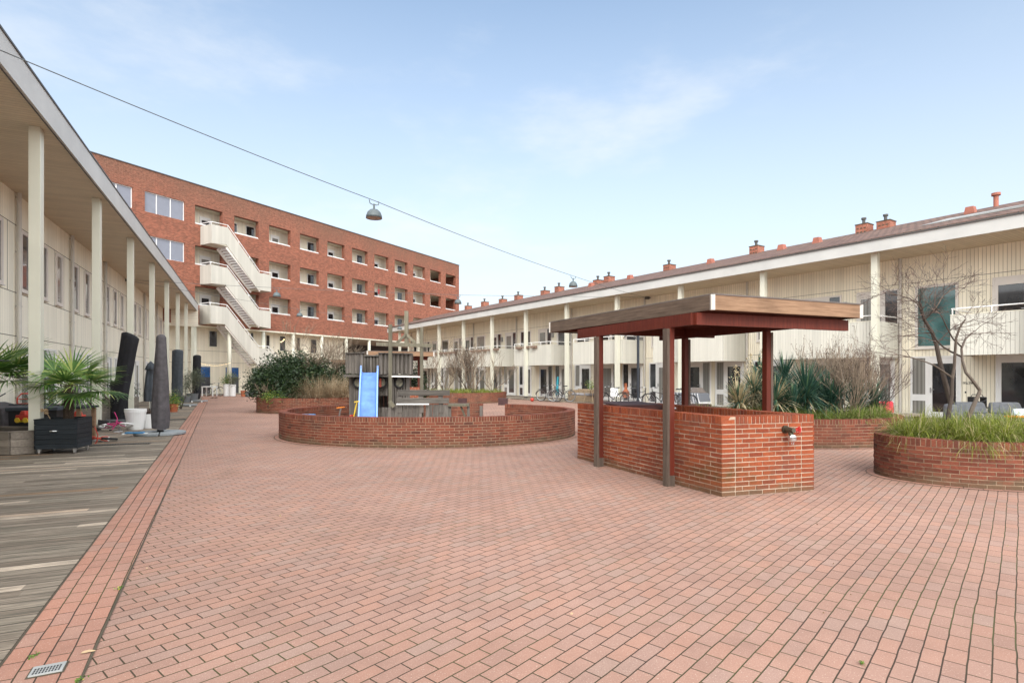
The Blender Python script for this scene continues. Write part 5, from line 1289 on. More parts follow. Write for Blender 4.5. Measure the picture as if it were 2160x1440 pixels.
fan_palm('palm drooping in from the left edge over the wooden planter', (-11.15, 12.15, .42), 1.2, 1.4, 13, 9,
         fronds=[(.1, .45, .6), (-.2, .1, .5), (.6, .3, .5), (-.9, .4, .5), (2.5, .6, .5), (-1.6, .2, .5), (1.2, .8, .4), (.05, -.1, .35), (3.3, .2, .5), (4.2, .3, .5), (5.4, .7, .4)])
rnd.seed(33)

# covered cantilever parasols
def covered(name, label, foot, z0, z1, w0, w1, lean, mat, rot=0, flat=.45, group=None, top=.6, slope=0., amp=1.):
    o = thing(name, label, 'parasol', (foot.x, foot.y, .012), rot, group=group); m = MB(); N, K = 26, 22; vs = []
    for k in range(K+1):
        t_ = k/K; z_ = z0+(z1-z0)*t_; rx = (w0+(w1-w0)*t_)/2*(.82+.18*min(1, (t_*6)))
        for i in range(N):
            a = 2*math.pi*i/N; fl_ = 1+amp*(.05*math.sin(a*5+t_*3)+.045*math.sin(a*8-t_*4)+.035*math.sin(a*13+t_*2)+.015*math.sin(a*3+t_*13))
            vs.append((lean*t_+rx*math.cos(a)*fl_, rx*flat*math.sin(a)*fl_, z_+slope*rx*math.cos(a)*t_**3+.03*math.sin(a*2)*(k in (0, K))))
    if top:
        for kk_, (sc_, dz_) in enumerate(((.93, .035), (.72, .075), (.4, .10))):
            base_i = K*N
            for i in range(N): v_ = vs[base_i+i]; vs.append((lean+(v_[0]-lean)*sc_, v_[1]*sc_, z1+dz_+slope*(v_[0]-lean)*sc_))
        K += 3
    fs = [(k*N+i, k*N+(i+1) % N, (k+1)*N+(i+1) % N, (k+1)*N+i) for k in range(K) for i in range(N)]
    b = len(vs); vs.append((lean, 0, z1+.11)); fs += [(K*N+i, K*N+(i+1) % N, b) for i in range(N)]
    m.add(vs, fs, .5); m.build('cloth_cover', M[mat], o, smooth=True)
    m = MB(); m.tube([(0, 0, 0), (0, 0, z0+.1)], .03, 8); m.build('pole', M['steel'], o); return o
f = Vector((X(246, 19.4), 19.4)); bl_ = covered('covered_parasol', 'slanting black cloth cover over a tall cantilever parasol', f, .12, 2.96, .50, .56, .46, 'cover_black', flat=.35, slope=-.35, amp=1.6)
m = MB(); m.box(-.35, .55, -.25, .25, 0, .05); m.tube([(-.2, -.2, .1), (.6, -.25, .1)], .05, 8); m.build('base', M['pot_grey'], bl_)
f = Vector((X(338, 15.75), 15.75)); gp = covered('covered_parasol', 'closed parasol in wrinkled grey brown cover on round slabs', f, .16, 2.66, .50, .24, .03, 'cover_grey', flat=.95)
for i in range(4):
    m = MB(); a0 = math.pi/2*i+.5; pts = [(0.02*math.cos(a0+.785), 0.02*math.sin(a0+.785), 0)]+[(.62*math.cos(a0+.03+1.51*j/10), .62*math.sin(a0+.03+1.51*j/10), 0) for j in range(11)]
    m.prism([Vector(p)+Vector((0, 0, .01)) for p in pts], (0, 0, .065)); m.build('base_slab', M['stone_grey'], gp, bevel=.008)
m = MB(); m.tube([(0, 0, .07), (0, 0, .17)], [.10, .05], 12); m.build('collar', M['black'], gp)
f = Vector((X(373, 33.0), 33.0)); covered('covered_parasol', 'slate grey covered parasol among the far posts', f, .15, 3.02, .62, .62, .05, 'cover_blue', flat=.5)
f = Vector((X(414, 37.), 37.)); covered('covered_parasol', 'black covered parasol farthest along the posts', f, .1, 2.85, .55, .50, .05, 'cover_black', flat=.5)
for px_, py_, lb in ((396, 857, 'grey rolling parasol base with little wheels below the slate cover'), (421, 848, 'flat metal parasol base near the dark planters')):
    g_ = G(px_, py_); o = thing('parasol_base', lb, 'parasol base', g_); m = MB(); m.box(-.35, .35, -.3, .3, .05, .12); m.build('plate', M['stone_grey'], o)
    for sx_ in (-.3, .3): m = MB(); m.tube([(sx_-.03, -.3, .045), (sx_+.03, -.3, .045)], .045, 10); m.build('wheel', M['whiteplastic'], o)
f = Vector((X(318, 24.0), 24.0)); cp = thing('closed_parasol', 'folded grey parasol with ruffled top behind the wrinkled one', 'parasol', (f.x, f.y, 0))
m = MB(); m.tube([(0, 0, .0), (0, 0, 2.25)], .022, 8); m.build('pole', M['steel'], cp); m = MB(); N = 20
prof = [(.23, .55), (.22, 1.0), (.17, 1.6), (.14, 1.86), (.20, 1.88), (.12, 2.1), (.03, 2.22)]; m.lathe(prof, N)
for i, v_ in enumerate(m.v): a = math.atan2(v_[1], v_[0]); k_ = 1+.16*math.sin(a*6); m.v[i] = (v_[0]*k_, v_[1]*k_, v_[2])
m.build('canopy', M['cover_blue'], cp, smooth=True)

# pots
def pot(name, label, base, r0, r1, h_, mat, rim=.04, group=None, soil=True):
    o = thing(name, label, 'pot', base, group=group); m = MB(); m.lathe([(.01, .0), (r0, 0), (r1*.97, h_-rim*2), (r1, h_-rim*2), (r1, h_), (r1-.03, h_), (r1-.04, h_-.08)], 28); m.build('shell', M[mat], o, smooth=False)
    m = MB(); N = 24; m.add([((r1-.035)*math.cos(2*math.pi*i/N), (r1-.035)*math.sin(2*math.pi*i/N), h_-.06) for i in range(N)], [tuple(range(N))]); m.build('soil', M['soil'], o); return o
p = G(286, 906); pot('flower_pot', 'tall white tapered pot standing between posts', (p.x, p.y, .012), .20, .29, .62, 'whiteplastic', rim=.05)
p = G(314, 903); pot('flower_pot', 'rounded white pot with dry heather behind the tall one', (p.x, p.y, .012), .20, .26, .44, 'whiteplastic', rim=.01)
m = MB(); clump(m, (p.x, p.y, .4), 260, .28, .008, spread=1.2, droop=.6, seg=3, base=.12); m.build('heather', M['twig_red'], label='dry brown heather in the rounded white pot', cat='plant')
p = G(366, 869); pot('flower_pot', 'terracotta pot with leafy yellow green plant on the deck', (p.x, p.y, .012), .15, .21, .36, 'terracotta')
leafy('potted_plant', 'yellow green leafy plant in the terracotta pot', 'plant', (p.x, p.y, .3), [(0, 0, .2, .26, .2, .17), (-.1, 0, .4, .16, .12, .14), (.12, 0, .15, .2, .15, .12)], 700, .075, 'leaf_pot', 3)
leafy('potted_plant', 'reddish sparse plant behind the terracotta pot', 'plant', (X(380, 27.5), 27.5, .0), [(0, 0, .9, .3, .2, .4), (.3, 0, .7, .25, .2, .3)], 260, .07, 'leaf_olive', 2)
p = G(392, 849); pot('flower_pot', 'small dark grey pot beside the big olive pot', (p.x, p.y, .012), .20, .26, .40, 'pot_grey', rim=.01)
leafy('potted_plant', 'spindly grey shrub in the small dark pot', 'plant', (p.x, p.y, .35), [(0, 0, .7, .35, .3, .5), (0, 0, 1.3, .25, .2, .4)], 600, .06, 'leaf_olive', 2)
p = G(406, 847); pot('flower_pot', 'large dark grey pot holding the olive tree', (p.x, p.y, .012), .27, .34, .50, 'pot_grey', rim=.01)
leafy('olive_tree', 'bushy grey green olive tree in the large dark pot', 'tree', (p.x, p.y, .45), [(0, 0, .8, .6, .5, .5), (.3, 0, 1.1, .5, .4, .5), (-.3, 0, .5, .4, .3, .3), (.1, 0, 1.4, .4, .3, .3)], 2600, .07, 'leaf_olive', 3)
for px_, py_, h_, lb in ((478, 834, .95, 'tall white cylinder planter left of the thin post at the far end'), (500, 834, .90, 'tall white cylinder planter right of the thin post')):
    if px_ == 500: px_ = 490.5
    p = G(px_, py_); p = Vector((X(px_, 44.5), 44.5, 0)); pot('flower_pot', lb, (p.x, p.y, .02), .22, .25, h_, 'whiteplastic', rim=.01)
    leafy('potted_plant', lb.replace('tall white cylinder planter', 'bushy plant in the tall white planter'), 'plant', (p.x, p.y, .9), [(0, 0, .3, .42, .3, .35), (.15, 0, .55, .3, .2, .25)], 700, .09, 'leaf_pot' if px_ == 478 else 'leaf_olive', 2)
for i, (px_, h_, mt, lb) in enumerate(((514, .45, 'terracotta', 'terracotta pot with dry twigs by the cream wall'), (523, .40, 'pot_grey', 'grey green pot in the row by the cream wall'), (530, .35, 'pot_grey', 'little dark pot at the right of the wall row'))):
    pot('flower_pot', lb, (X(px_, 43.5), 43.5, .02), .17, .22, h_, mt, rim=.03)
bare_shrub('dry twiggy plant in the terracotta pot by the cream wall', (X(514, 43.5), 43.5, .4), .9, n=5, spread=.5, lev=2, L0=.35, r=.01, rmin=.006, mat='twig')
leafy('potted_plant', 'grey green potted shrub beside the evergreen planter', 'plant', (X(530, 43.4), 43.4, .3), [(0, 0, .6, .5, .4, .55), (.3, 0, .9, .4, .3, .4)], 900, .09, 'leaf_olive', 2)
# white table
p = G(442, 835); o = thing('garden_table', 'white square garden table at the far end of the deck', 'table', (p.x, p.y, 0)); m = MB(); m.box(-.45, .45, -.35, .35, .70, .78); m.build('tabletop', M['whiteplastic'], o)
for sx_, sy_ in ((-1, -1), (1, -1), (1, 1), (-1, 1)): m = MB(); m.box(sx_*.41-.035, sx_*.41+.035, sy_*.31-.035, sy_*.31+.035, 0, .70); m.build('leg', M['whiteplastic'], o)
# sandals
for i, (px_, lb) in enumerate(((448, 'dark sandal left on the paving near the white table'), (455, 'second dark sandal just right of its mate on the paving'))):
    g_ = G(px_, 840); m = MB(); m.box(-.13, .13, -.045, .045, 0, .03); m.bar((-.02, -.04, .03), (.05, .04, .09), .03, .02); m.build('sandal', plain('dark_leather', (.05, .03, .025), .6) if i == 0 else MATS['dark_leather'], loc=g_, rotz=.3, label=lb, cat='sandal')
# string lights
ls = thing('string_lights', 'string of small warm lights hung across the blue doors', 'string lights', (X(423, 43), 43, 0))
a = Vector((0, 0, 2.6-.0)); b = Vector((X(487, 44)-X(423, 43), 1.0, 2.66)); m = MB(); pts = [a.lerp(b, i/16)+Vector((0, 0, -.22*math.sin(math.pi*i/16))) for i in range(17)]; m.tube(pts, .006, 4); m.build('wire', M['dark_trim'], ls)
m = MB()
for i in range(34):
    t_ = i/33*16; k_ = min(15, int(t_)); q = pts[k_].lerp(pts[k_+1], t_-k_)+Vector((rnd.gauss(0, .02), 0, -.04)); m.box(q.x-.009, q.x+.009, q.y-.009, q.y+.009, q.z-.009, q.z+.009)
m.build('bulbs', M['warm'], ls)
# drains
def grate(name, label, c, rot, L, W_, n, mat='dark_trim'):
    o = thing(name, label, 'drain', (c[0], c[1], .013), rot); m = MB(); m.box(-L/2, L/2, -W_/2, -W_/2+.015, 0, .02); m.box(-L/2, L/2, W_/2-.015, W_/2, 0, .02)
    for i in range(n+1): x_ = -L/2+L*i/n; m.box(x_-.012, x_+.012, -W_/2+.015, W_/2-.015, 0, .018)
    m.build('bars', M[mat], o); m = MB(); m.box(-L/2, L/2, -W_/2, W_/2, -.01, .004); m.build('trough', M['black'], o); return o
grate('floor_grate', 'long black drain grate across the deck before the fallen bikes', (X(236, 13.2), 13.35), R(20), 1.35, .15, 26)
grate('floor_grate', 'short black drain grate beyond the wrinkled parasol', (X(368, 20.9), 20.9), R(22), .7, .22, 14)
dp = G(101, 1414); o = thing('drain_cover', 'small grey metal drain cover sunk in the near paving border', 'drain', (dp.x, dp.y, .006), math.atan2(ed.y, ed.x)-math.pi/2)
m = MB(); m.box(-.085, .085, -.07, .07, 0, .002); m.build('pit', M['seam'], o); m = MB(); m.box(-.075, .075, -.058, .058, .002, .008)
m.build('plate', plain('drain_metal', (.42, .43, .42), .5, metal=.3), o); m = MB()
for i in range(9):
    for j in range(3): m.box(-.062+i*.0142, -.054+i*.0142, -.045+j*.025, -.027+j*.025, .008, .009)
m.build('slots', M['black'], o)
# moss tufts in joints
m = MB()
for px_, py_, s_ in ((167, 1437, .02), (250, 1243, .02), (1817, 1401, .012), (70, 1385, .02)):
    g_ = G(px_, py_)
    for _ in range(26): m.leaf(g_+Vector((rnd.gauss(0, s_*.5), rnd.gauss(0, s_), .008+abs(rnd.gauss(0, .006)))), .014, asp=.8)
m.build('moss', M['leaf_pot'], label='tiny tufts of green moss in the paving joints', cat='moss', kind='stuff')
m = MB(); g_ = G(183, 1379); m.ribbon(g_+Vector((-.03, 0, .012)), (1, .3, .1), .07, .035, .5, 3, side=Vector((0, 1, .2))); m.build('fallen_leaf', M['dry_leaf'], label='single brown fallen leaf on the near paving border', cat='leaf')

m = MB(); rnd.seed(55)
for _ in range(46):
    g_ = G(rnd.uniform(200, 2150), rnd.uniform(900, 1300)**1.0)
    m.leaf(Vector((g_.x, g_.y, .012)), rnd.uniform(.012, .03), asp=.7)
m.build('leaf_litter', M['dry_leaf'], label='scattered specks of dry leaf and dirt on the courtyard paving', cat='litter', kind='stuff')
# ---------------------------------------------------------------- bicycles
def wheel_mb(r, w_=.022, spokes=20):
    m = MB(); pts = [(r*math.cos(2*math.pi*i/28), 0, r*math.sin(2*math.pi*i/28)) for i in range(29)]; m.tube(pts, w_, 6, mi=0, caps=False)
    pts = [((r-w_*1.3)*math.cos(2*math.pi*i/28), 0, (r-w_*1.3)*math.sin(2*math.pi*i/28)) for i in range(29)]; m.tube(pts, .009, 4, mi=1, caps=False)
    for i in range(spokes): a = 2*math.pi*i/spokes; m.tube([(.02*math.cos(a+.5), .02*(-1)**i, .02*math.sin(a+.5)), ((r-.03)*math.cos(a), 0, (r-.03)*math.sin(a))], .0022, 3, mi=1, caps=False)
    m.tube([(0, -.05, 0), (0, .05, 0)], .022, 8, mi=1); return m
def bicycle(label, loc, rot, frame_mat='black', tyre='rubber', size=1.0, tilt=0, rack=True, group=None, rotm=None, name='bicycle', steer=0., fender=None, cat='bicycle', small=False):
    o = thing(name, label, cat, loc, rot, group); r = .34*size; wb = .54*size; sc = size
    o.rotation_euler = rotm if rotm is not None else (tilt, 0, rot)
    for sx_ in (-1, 1):
        w_ = wheel_mb(r, .022 if not small else .026); ob = w_.build('wheel', [M[tyre], M['chrome']], o); ob.location = (sx_*wb, 0, r)
    m = MB(); bb_ = (-.08*sc, 0, .30*sc); seat = (-.22*sc, 0, .78*sc); hd = (.38*sc, 0, .80*sc); hd2 = (.36*sc, 0, .66*sc); ra = (-wb, 0, r); fa = (wb, 0, r)
    t = .016
    m.tube([bb_, seat], t, 7); m.tube([bb_, hd2], t*1.3, 7); m.tube([(-.19*sc, 0, .66*sc), hd], t, 7)
    for s_ in (-.05, .05): m.tube([(bb_[0], s_*.6, bb_[2]), (ra[0], s_, ra[2])], .010, 5); m.tube([(seat[0]+.02, s_*.5, seat[2]-.05), (ra[0], s_, ra[2])], .009, 5); m.tube([(hd2[0]+.01, s_*.7, hd2[2]), ((hd2[0]+fa[0])/2+.01, s_, (hd2[2]+fa[2])/2), (fa[0], s_, fa[2])], .012, 5)
    m.tube([(hd2[0], 0, hd2[2]-.03), (hd[0]-.0, 0, hd[2]+.14)], t*1.2, 7); m.build('frame', M[frame_mat], o)
    m = MB(); hz_ = hd[2]+.16; m.tube([(hd[0]-.22*sc, -.27, hz_+.02), (hd[0]-.05, -.26, hz_+.03), (hd[0]+.03, -.08, hz_), (hd[0]+.03, .08, hz_), (hd[0]-.05, .26, hz_+.03), (hd[0]-.22*sc, .27, hz_+.02)], .011, 6); m.build('handlebar', M['chrome' if not small else frame_mat], o)
    m = MB()
    for s_ in (-1, 1): m.tube([(hd[0]-.24*sc, s_*.27, hz_+.02), (hd[0]-.12*sc, s_*.265, hz_+.025)], .017, 7)
    m.build('grips', M['black'], o)
    m = MB(); m.tube([seat, (seat[0]-.02, 0, seat[2]+.12)], .012, 6); sx0 = seat[0]-.02; sz0 = seat[2]+.13
    m.hexa([(sx0-.13, -.085, sz0), (sx0+.15, -.02, sz0), (sx0+.15, .02, sz0), (sx0-.13, .085, sz0)], [(sx0-.13, -.075, sz0+.06), (sx0+.15, -.015, sz0+.04), (sx0+.15, .015, sz0+.04), (sx0-.13, .075, sz0+.06)]); m.build('saddle', M['black'], o, bevel=.012)
    m = MB(); cr_ = [(bb_[0]+.085*math.cos(2*math.pi*i/16), -.05, bb_[2]+.085*math.sin(2*math.pi*i/16)) for i in range(17)]; m.tube(cr_, .008, 4); m.bar((bb_[0]-.16, -.06, bb_[2]), (bb_[0]+.16, -.06, bb_[2]), .02); m.box(bb_[0]+.12, bb_[0]+.2, -.15, -.06, bb_[2]-.012, bb_[2]+.012); m.box(bb_[0]-.2, bb_[0]-.12, .03, .15, bb_[2]-.012, bb_[2]+.012); m.build('crank', M['steel'], o)
    if rack:
        m = MB()
        for s_ in (-.06, .06): m.tube([(-wb-.22, s_, r*2+.06), (-wb+.28, s_, r*2+.06)], .007, 5); m.tube([(-wb, s_, r), (-wb-.1, s_, r*2+.06)], .006, 4)
        for k in range(4): m.tube([(-wb-.2+k*.14, -.06, r*2+.06), (-wb-.2+k*.14, .06, r*2+.06)], .006, 4)
        m.build('luggage_rack', M['black'], o)
        for sx_ in (-1, 1):
            m = MB(); a0, a1 = (.15, 2.5) if sx_ > 0 else (.6, 3.0); pts = [(sx_*wb+(r+.045)*math.cos(a0+(a1-a0)*i/12), 0, r+(r+.045)*math.sin(a0+(a1-a0)*i/12)) for i in range(13)]
            for i in range(12):
                p_, q_ = pts[i], pts[i+1]; m.add([(p_[0], -.028, p_[2]), (p_[0], .028, p_[2]), (q_[0], .028, q_[2]), (q_[0], -.028, q_[2])], [(0, 1, 2, 3)])
            m.build('mudguard', M[fender or frame_mat], o)
    return o
PH = math.pi
def gy(px_, Y_): return Vector((X(px_, Y_), Y_, .055))
BG = 'bicycles parked along the right block'
bicycle('dark city bicycle leaning left of the sofa group, nearest the teal bag', gy(1158, 35.2), R(-28), group=BG, fender='black')
bicycle('black bicycle standing right against the first wide column', gy(1184, 34.6), R(158), group=BG, tyre='pot_grey')
bicycle('dark bicycle beside the white plastic chair', gy(1292, 30.0), R(150), group=BG)
bicycle('black bicycle behind the dark lamp post', gy(1346, 28.6), R(-18), group=BG)
bicycle('black bicycle partly hidden left of the middle canopy post', gy(1392, 28.0), R(160), group=BG)
bicycle('bicycle with pale handlebar between the canopy posts', gy(1440, 26.5), R(-62), group=BG)
bicycle('sports bicycle leaning on the cream wall behind the white table', Vector((X(452, 45.6), 45.6, .02)), R(-8), rack=False)
# fallen childrens bikes, scooter, cargo bike
M['kid_red'] = plain('kid_red', (.50, .05, .03), .4); M['kid_pink'] = plain('kid_pink', (.62, .04, .20), .4); M['kid_blue'] = plain('kid_blue', (.06, .22, .42), .4); M['orange'] = plain('orange_reflector', (.85, .25, .03), .4); M['yellow'] = plain('toy_yellow', (.75, .5, .04), .45)
g_ = G(212, 931); bicycle('fallen child bicycle in black and red lying on the deck', (g_.x, g_.y, .08), 0, 'kid_red', size=.50, rack=False, rotm=(R(82), R(4), R(8)), small=True, name='child_bicycle')
g_ = G(242, 908); bicycle('fallen pink child bicycle with white tyres by the post', (g_.x+.1, g_.y, .10), 0, 'kid_pink', tyre='whiteplastic', size=.52, rack=False, rotm=(R(68), R(-3), R(10)), small=True, name='child_bicycle')
g_ = G(262, 921); o = thing('kick_scooter', 'blue child scooter lying flat beside the fallen bicycles', 'scooter', (g_.x+.1, g_.y, .03), R(12)); m = MB(); m.box(-.05, .38, -.07, .07, .06, .10); m.build('deck_board', M['kid_blue'], o)
m = MB(); m.tube([(-.06, 0, .08), (-.28, .18, .07), (-.36, .3, .09)], .016, 6); m.tube([(-.42, .2, .09), (-.3, .4, .09)], .014, 6); m.build('stem', M['chrome'], o)
for x_ in (-.1, .43): m = MB(); m.tube([(x_, 0, .035), (x_, 0, .065)], .055, 12); m.build('wheel', M['whiteplastic'], o)
# cargo bike at the far left
cb = thing('cargo_bicycle', 'dark cargo bicycle parked behind the left wooden planter', 'bicycle', (X(5, 13.9), 13.9, .012), R(-12))
for x_, r_ in ((-.55, .33), (.75, .26)):
    w_ = wheel_mb(r_, .024); ob = w_.build('wheel', [M['rubber'], M['chrome']], cb); ob.location = (x_, 0, r_)
m = MB(); m.hexa([(-.15, -.28, .35), (.45, -.28, .18), (.45, .28, .18), (-.15, .28, .35)], [(-.35, -.33, .98), (.40, -.33, .85), (.40, .33, .85), (-.35, .33, .98)]); m.build('cargo_box', M['cover_grey'], cb, bevel=.04)
m = MB(); m.tube([(-.55, 0, .33), (-.3, 0, .45), (-.2, 0, .9)], .024, 7); m.tube([(.1, 0, .35), (.75, 0, .26)], .022, 7); m.build('frame', M['black'], cb)
m = MB(); m.tube([(-.32, -.3, 1.18), (-.2, -.1, 1.12), (-.2, .1, 1.12), (-.32, .3, 1.18)], .015, 7); m.tube([(-.2, 0, .85), (-.2, 0, 1.13)], .02, 7); m.build('handlebar', M['black'], cb)
m = MB(); pts = [(.75+.31*math.cos(.1+2.7*i/12), 0, .26+.31*math.sin(.1+2.7*i/12)) for i in range(13)]; m.tube(pts, .02, 5); m.build('mudguard', M['chrome'], cb)
# table with toys, barbecue, wall-side benches and beds
tb_ = thing('patio_table', 'long dark topped patio table behind the front post', 'table', (X(85, 14.4), 14.4, .012), R(10)); m = MB(); m.box(-1.15, 1.15, -.4, .4, .80, .85); m.build('tabletop', M['cover_black'], tb_)
for sx_, sy_ in ((-1, -1), (1, -1), (1, 1), (-1, 1)): m = MB(); m.box(sx_*1.05-.04, sx_*1.05+.04, sy_*.34-.04, sy_*.34+.04, 0, .80); m.build('leg', M['fresh_wood_x'], tb_)
bq_ = thing('gas_barbecue', 'black gas barbecue cabinet behind the front post', 'barbecue', (X(128, 14.6), 14.0, .012), R(12)); m = MB(); m.box(-.55, .45, -.25, .25, .08, .78); m.build('cabinet', M['black'], bq_)
m = MB(); m.box(-.6, .5, -.3, .28, .78, .86); m.tube([(-.55, -.25, .93), (.45, -.25, .93)], .02, 6); m.build('hood', M['cover_blue'], bq_, bevel=.02)
for px_, py_, Y_, mt, lb, s_ in ((53, 862, 13.6, 'kid_red', 'red and yellow toy on the ground behind the cargo bicycle', .16), (165, 872, 15.6, 'kid_red', 'red toy car frame right of the palm trunk', .15)):
    o = thing('toy_car', lb, 'toy', (X(px_, Y_), Y_, Z(py_+10, Y_)-.15)); o.location.z = max(.4, o.location.z) if px_ < 100 else .45
    m = MB(); m.box(-s_, s_, -.1, .1, 0, .12); m.hexa([(-s_*.5, -.09, .12), (s_*.5, -.09, .12), (s_*.5, .09, .12), (-s_*.5, .09, .12)], [(-s_*.3, -.07, .22), (s_*.3, -.07, .22), (s_*.3, .07, .22), (-s_*.3, .07, .22)]); m.build('body', M[mt], o, bevel=.02)
    for sx_ in (-1, 1): m = MB(); m.tube([(sx_*s_*.6, -.12, .0), (sx_*s_*.6, .12, .0)], .06, 10); m.build('wheel', M['yellow'], o)
o = thing('toy_crate', 'low timber chest supporting small toys beside the barbecue', 'chest', (X(150, 15.6), 15.6, .012)); m = MB(); m.box(-1.9, .45, -.2, .25, 0, .38); m.build('box', M['planter_grey'], o)
m = MB(); m.box(-1.92, .47, -.22, .27, .38, .41); m.build('lid', M['planter_grey'], o)
rc_ = thing('garden_chair', 'red tubular chair back showing left of the front post', 'chair', (X(54, 15.4), 15.4, .012), R(100)); m = MB()
m.tube([(0, -.2, 0), (0, -.2, 1.02), (0, -.1, 1.14), (0, .1, 1.14), (0, .2, 1.02), (0, .2, 0)], .018, 6)
for k in range(3): m.tube([(0, -.2, .75+k*.12), (0, .2, .75+k*.12)], .012, 5)
m.tube([(.4, -.2, 0), (.4, -.2, .45), (0, -.2, .47)], .016, 6); m.tube([(.4, .2, 0), (.4, .2, .45), (0, .2, .47)], .016, 6); m.build('tube_frame', M['kid_red'], rc_); m = MB(); m.box(0, .42, -.19, .19, .45, .48); m.build('seat', M['kid_red'], rc_)
# raised beds and benches by the left wall
k_ = 0
for s_, t_, L_, h_, d_, lb in ((18.3, .95, 2.3, .75, .5, 'tall grey timber bed behind the palm trunk'), (21.5, .75, 2.0, .62, .55, 'grey timber raised bed behind the black covered parasol'), (24.6, .9, 2.4, .72, .55, 'timber raised bed with plants behind the white pots'), (28.2, .9, 2.4, .6, .5, 'low timber bed behind the folded parasol')):
    P_ = FL.w(s_, t_); bx_ = slat_box('raised_bed', lb, (P_.x, P_.y, .012), FL.rot, L_, d_, h_, .01, 4, 'planter_grey', group='timber raised beds along the left block')
    leafy('bed_plants', lb.replace('timber', 'shrubs in the timber').replace('grey ', '').replace('tall ', '').replace('low ', ''), 'plant', (P_.x, P_.y, h_), [(-.5, 0, .35, .4, .2, .35), (.4, 0, .25, .5, .2, .25), (0, 0, .6, .3, .2, .3)], 700, .07, 'leaf_olive' if k_ % 2 else 'leaf_dark', 2, group='shrubs in the raised beds'); k_ += 1
P_ = FL.w(15.8, .6); rl = thing('pergola_rail', 'thin dark rail on uprights running behind the palms', 'rail', (P_.x, P_.y, 0), FL.rot); m = MB(); m.tube([(-4.5, 0, 1.95), (3., 0, 1.95)], .02, 6); m.build('top_bar', M['dark_trim'], rl)
for x_ in (-4.4, -.5, 2.9): m = MB(); m.tube([(x_, 0, 0), (x_, 0, 1.95)], .018, 6); m.build('upright', M['dark_trim'], rl)
P_ = FL.w(22.4, .2); lg = thing('log_stack', 'stack of sawn logs in a black rack between the posts', 'log stack', (P_.x, P_.y, .0), FL.rot); m = MB()
for i in range(5):
    for j in range(3): m.tube([(-.4+i*.17+(j % 2)*.08, -.16, .98+j*.13), (-.4+i*.17+(j % 2)*.08, .16, .98+j*.13)], .065, 8)
m.build('logs', plain('sawn_log', (.26, .13, .07), .85, var=.3, scale=9), lg); m = MB(); m.box(-.52, .5, -.18, .18, .86, .9)
for x_ in (-.52, .48): m.box(x_, x_+.02, -.18, .18, .012, 1.45)
m.build('rack', M['black'], lg)

# ================================================================ PLAYGROUND TOYS
g_ = (X(728, 14.6), 14.6, .02); tr_ = thing('tricycle', 'red and white child tricycle with yellow push bar by the slide', 'tricycle', g_, R(-10))
for x_, y_, r_ in ((-.3, 0, .14), (.22, -.16, .11), (.22, .16, .11)):
    m = MB(); m.tube([(0, -.025, 0), (0, .025, 0)], r_, 16); ob = m.build('wheel', M['white'] if x_ < 0 else M['rubber'], tr_); ob.location = (x_, y_, r_+.0)
m = MB(); m.tube([(-.3, 0, .14), (-.2, 0, .42), (-.12, 0, .78)], .02, 6); m.tube([(-.2, 0, .42), (.1, 0, .3), (.22, 0, .12)], .022, 6); m.build('frame', M['chrome'], tr_)
m = MB(); m.box(0, .2, -.12, .12, .36, .40); m.box(.17, .2, -.12, .12, .40, .62); m.box(-.26, -.14, -.12, .12, .42, .5); m.build('seat', M['kid_red'], tr_, bevel=.015)
m = MB(); m.tube([(-.12, -.2, .80), (-.12, .2, .80)], .016, 6); m.build('handlebar', M['orange'], tr_); m = MB(); m.tube([(.2, 0, .4), (.32, 0, .95)], .016, 6); m.tube([(.32, -.12, .95), (.32, .12, .95)], .02, 6); m.build('push_bar', M['yellow'], tr_)
for px_, lb in ((640, 'blue sand toy at the left rim inside the oval wall'), (657, 'second blue sand toy right of the first inside the wall')):
    m = MB(); m.box(-.07, .07, -.07, .07, 0, .35); m.tube([(-.16, 0, .3), (.16, 0, .32)], .015, 6, mi=1); m.box(-.085, .085, -.085, .085, .28, .36)
    m.build('sand_toy', [plain('toy_blue', (.08, .36, .75), .45) if 'toy_blue' not in MATS else MATS['toy_blue'], M['orange']], loc=(X(px_, 15.6), 15.6, .22), label=lb, cat='toy')
m = MB(); m.box(-.28, .5, -.3, .3, 0, .22); m.build('sand_table', M['play_wood_x'], loc=(X(645, 15.6), 15.7, 0), label='low wooden sand box carrying the blue toys', cat='sand box')

# ================================================================ RIGHT SIDE FURNITURE
M['wicker'] = plain('tan_wicker', (.30, .22, .14), .8, var=.2, scale=25, bump=.006); M['cushion'] = plain('grey_cushion', (.30, .29, .30), .85, var=.12); M['sofa_grey'] = plain('dark_grey_fabric', (.105, .11, .12), .85, var=.15, scale=9)
def RF(px_, t_): s_, _ = FR.px(t_, px_); return FR.w(s_, t_, .055)
P_ = RF(1222, -.2); o = thing('wicker_sofa', 'tan wicker corner sofa with grey cushions by the wide column', 'sofa', P_, FR.rot+PH*.0)
m = MB(); m.box(-.5, 1.5, -.35, .35, 0, .36); m.box(-.62, -.42, -.4, .4, 0, .68); m.box(-.5, 1.5, .30, .45, .3, .75); m.build('frame', M['wicker'], o, bevel=.02)
for x_ in (-.38, .28, .9): m = MB(); m.box(x_, x_+.6, -.33, .28, .37, .50); m.build('cushion', M['cushion'], o, bevel=.04)
P_ = RF(1248, -.75); o = thing('patio_table', 'small rattan table in front of the wicker sofa', 'table', P_, FR.rot); m = MB(); m.box(-.5, .5, -.35, .35, .70, .74); m.build('tabletop', M['wicker'], o, bevel=.01)
for sx_, sy_ in ((-1, -1), (1, -1), (1, 1), (-1, 1)): m = MB(); m.tube([(sx_*.42, sy_*.28, .70), (sx_*.30, sy_*.22, .35), (sx_*.42, sy_*.28, 0)], .022, 6); m.build('leg', M['wicker'], o)
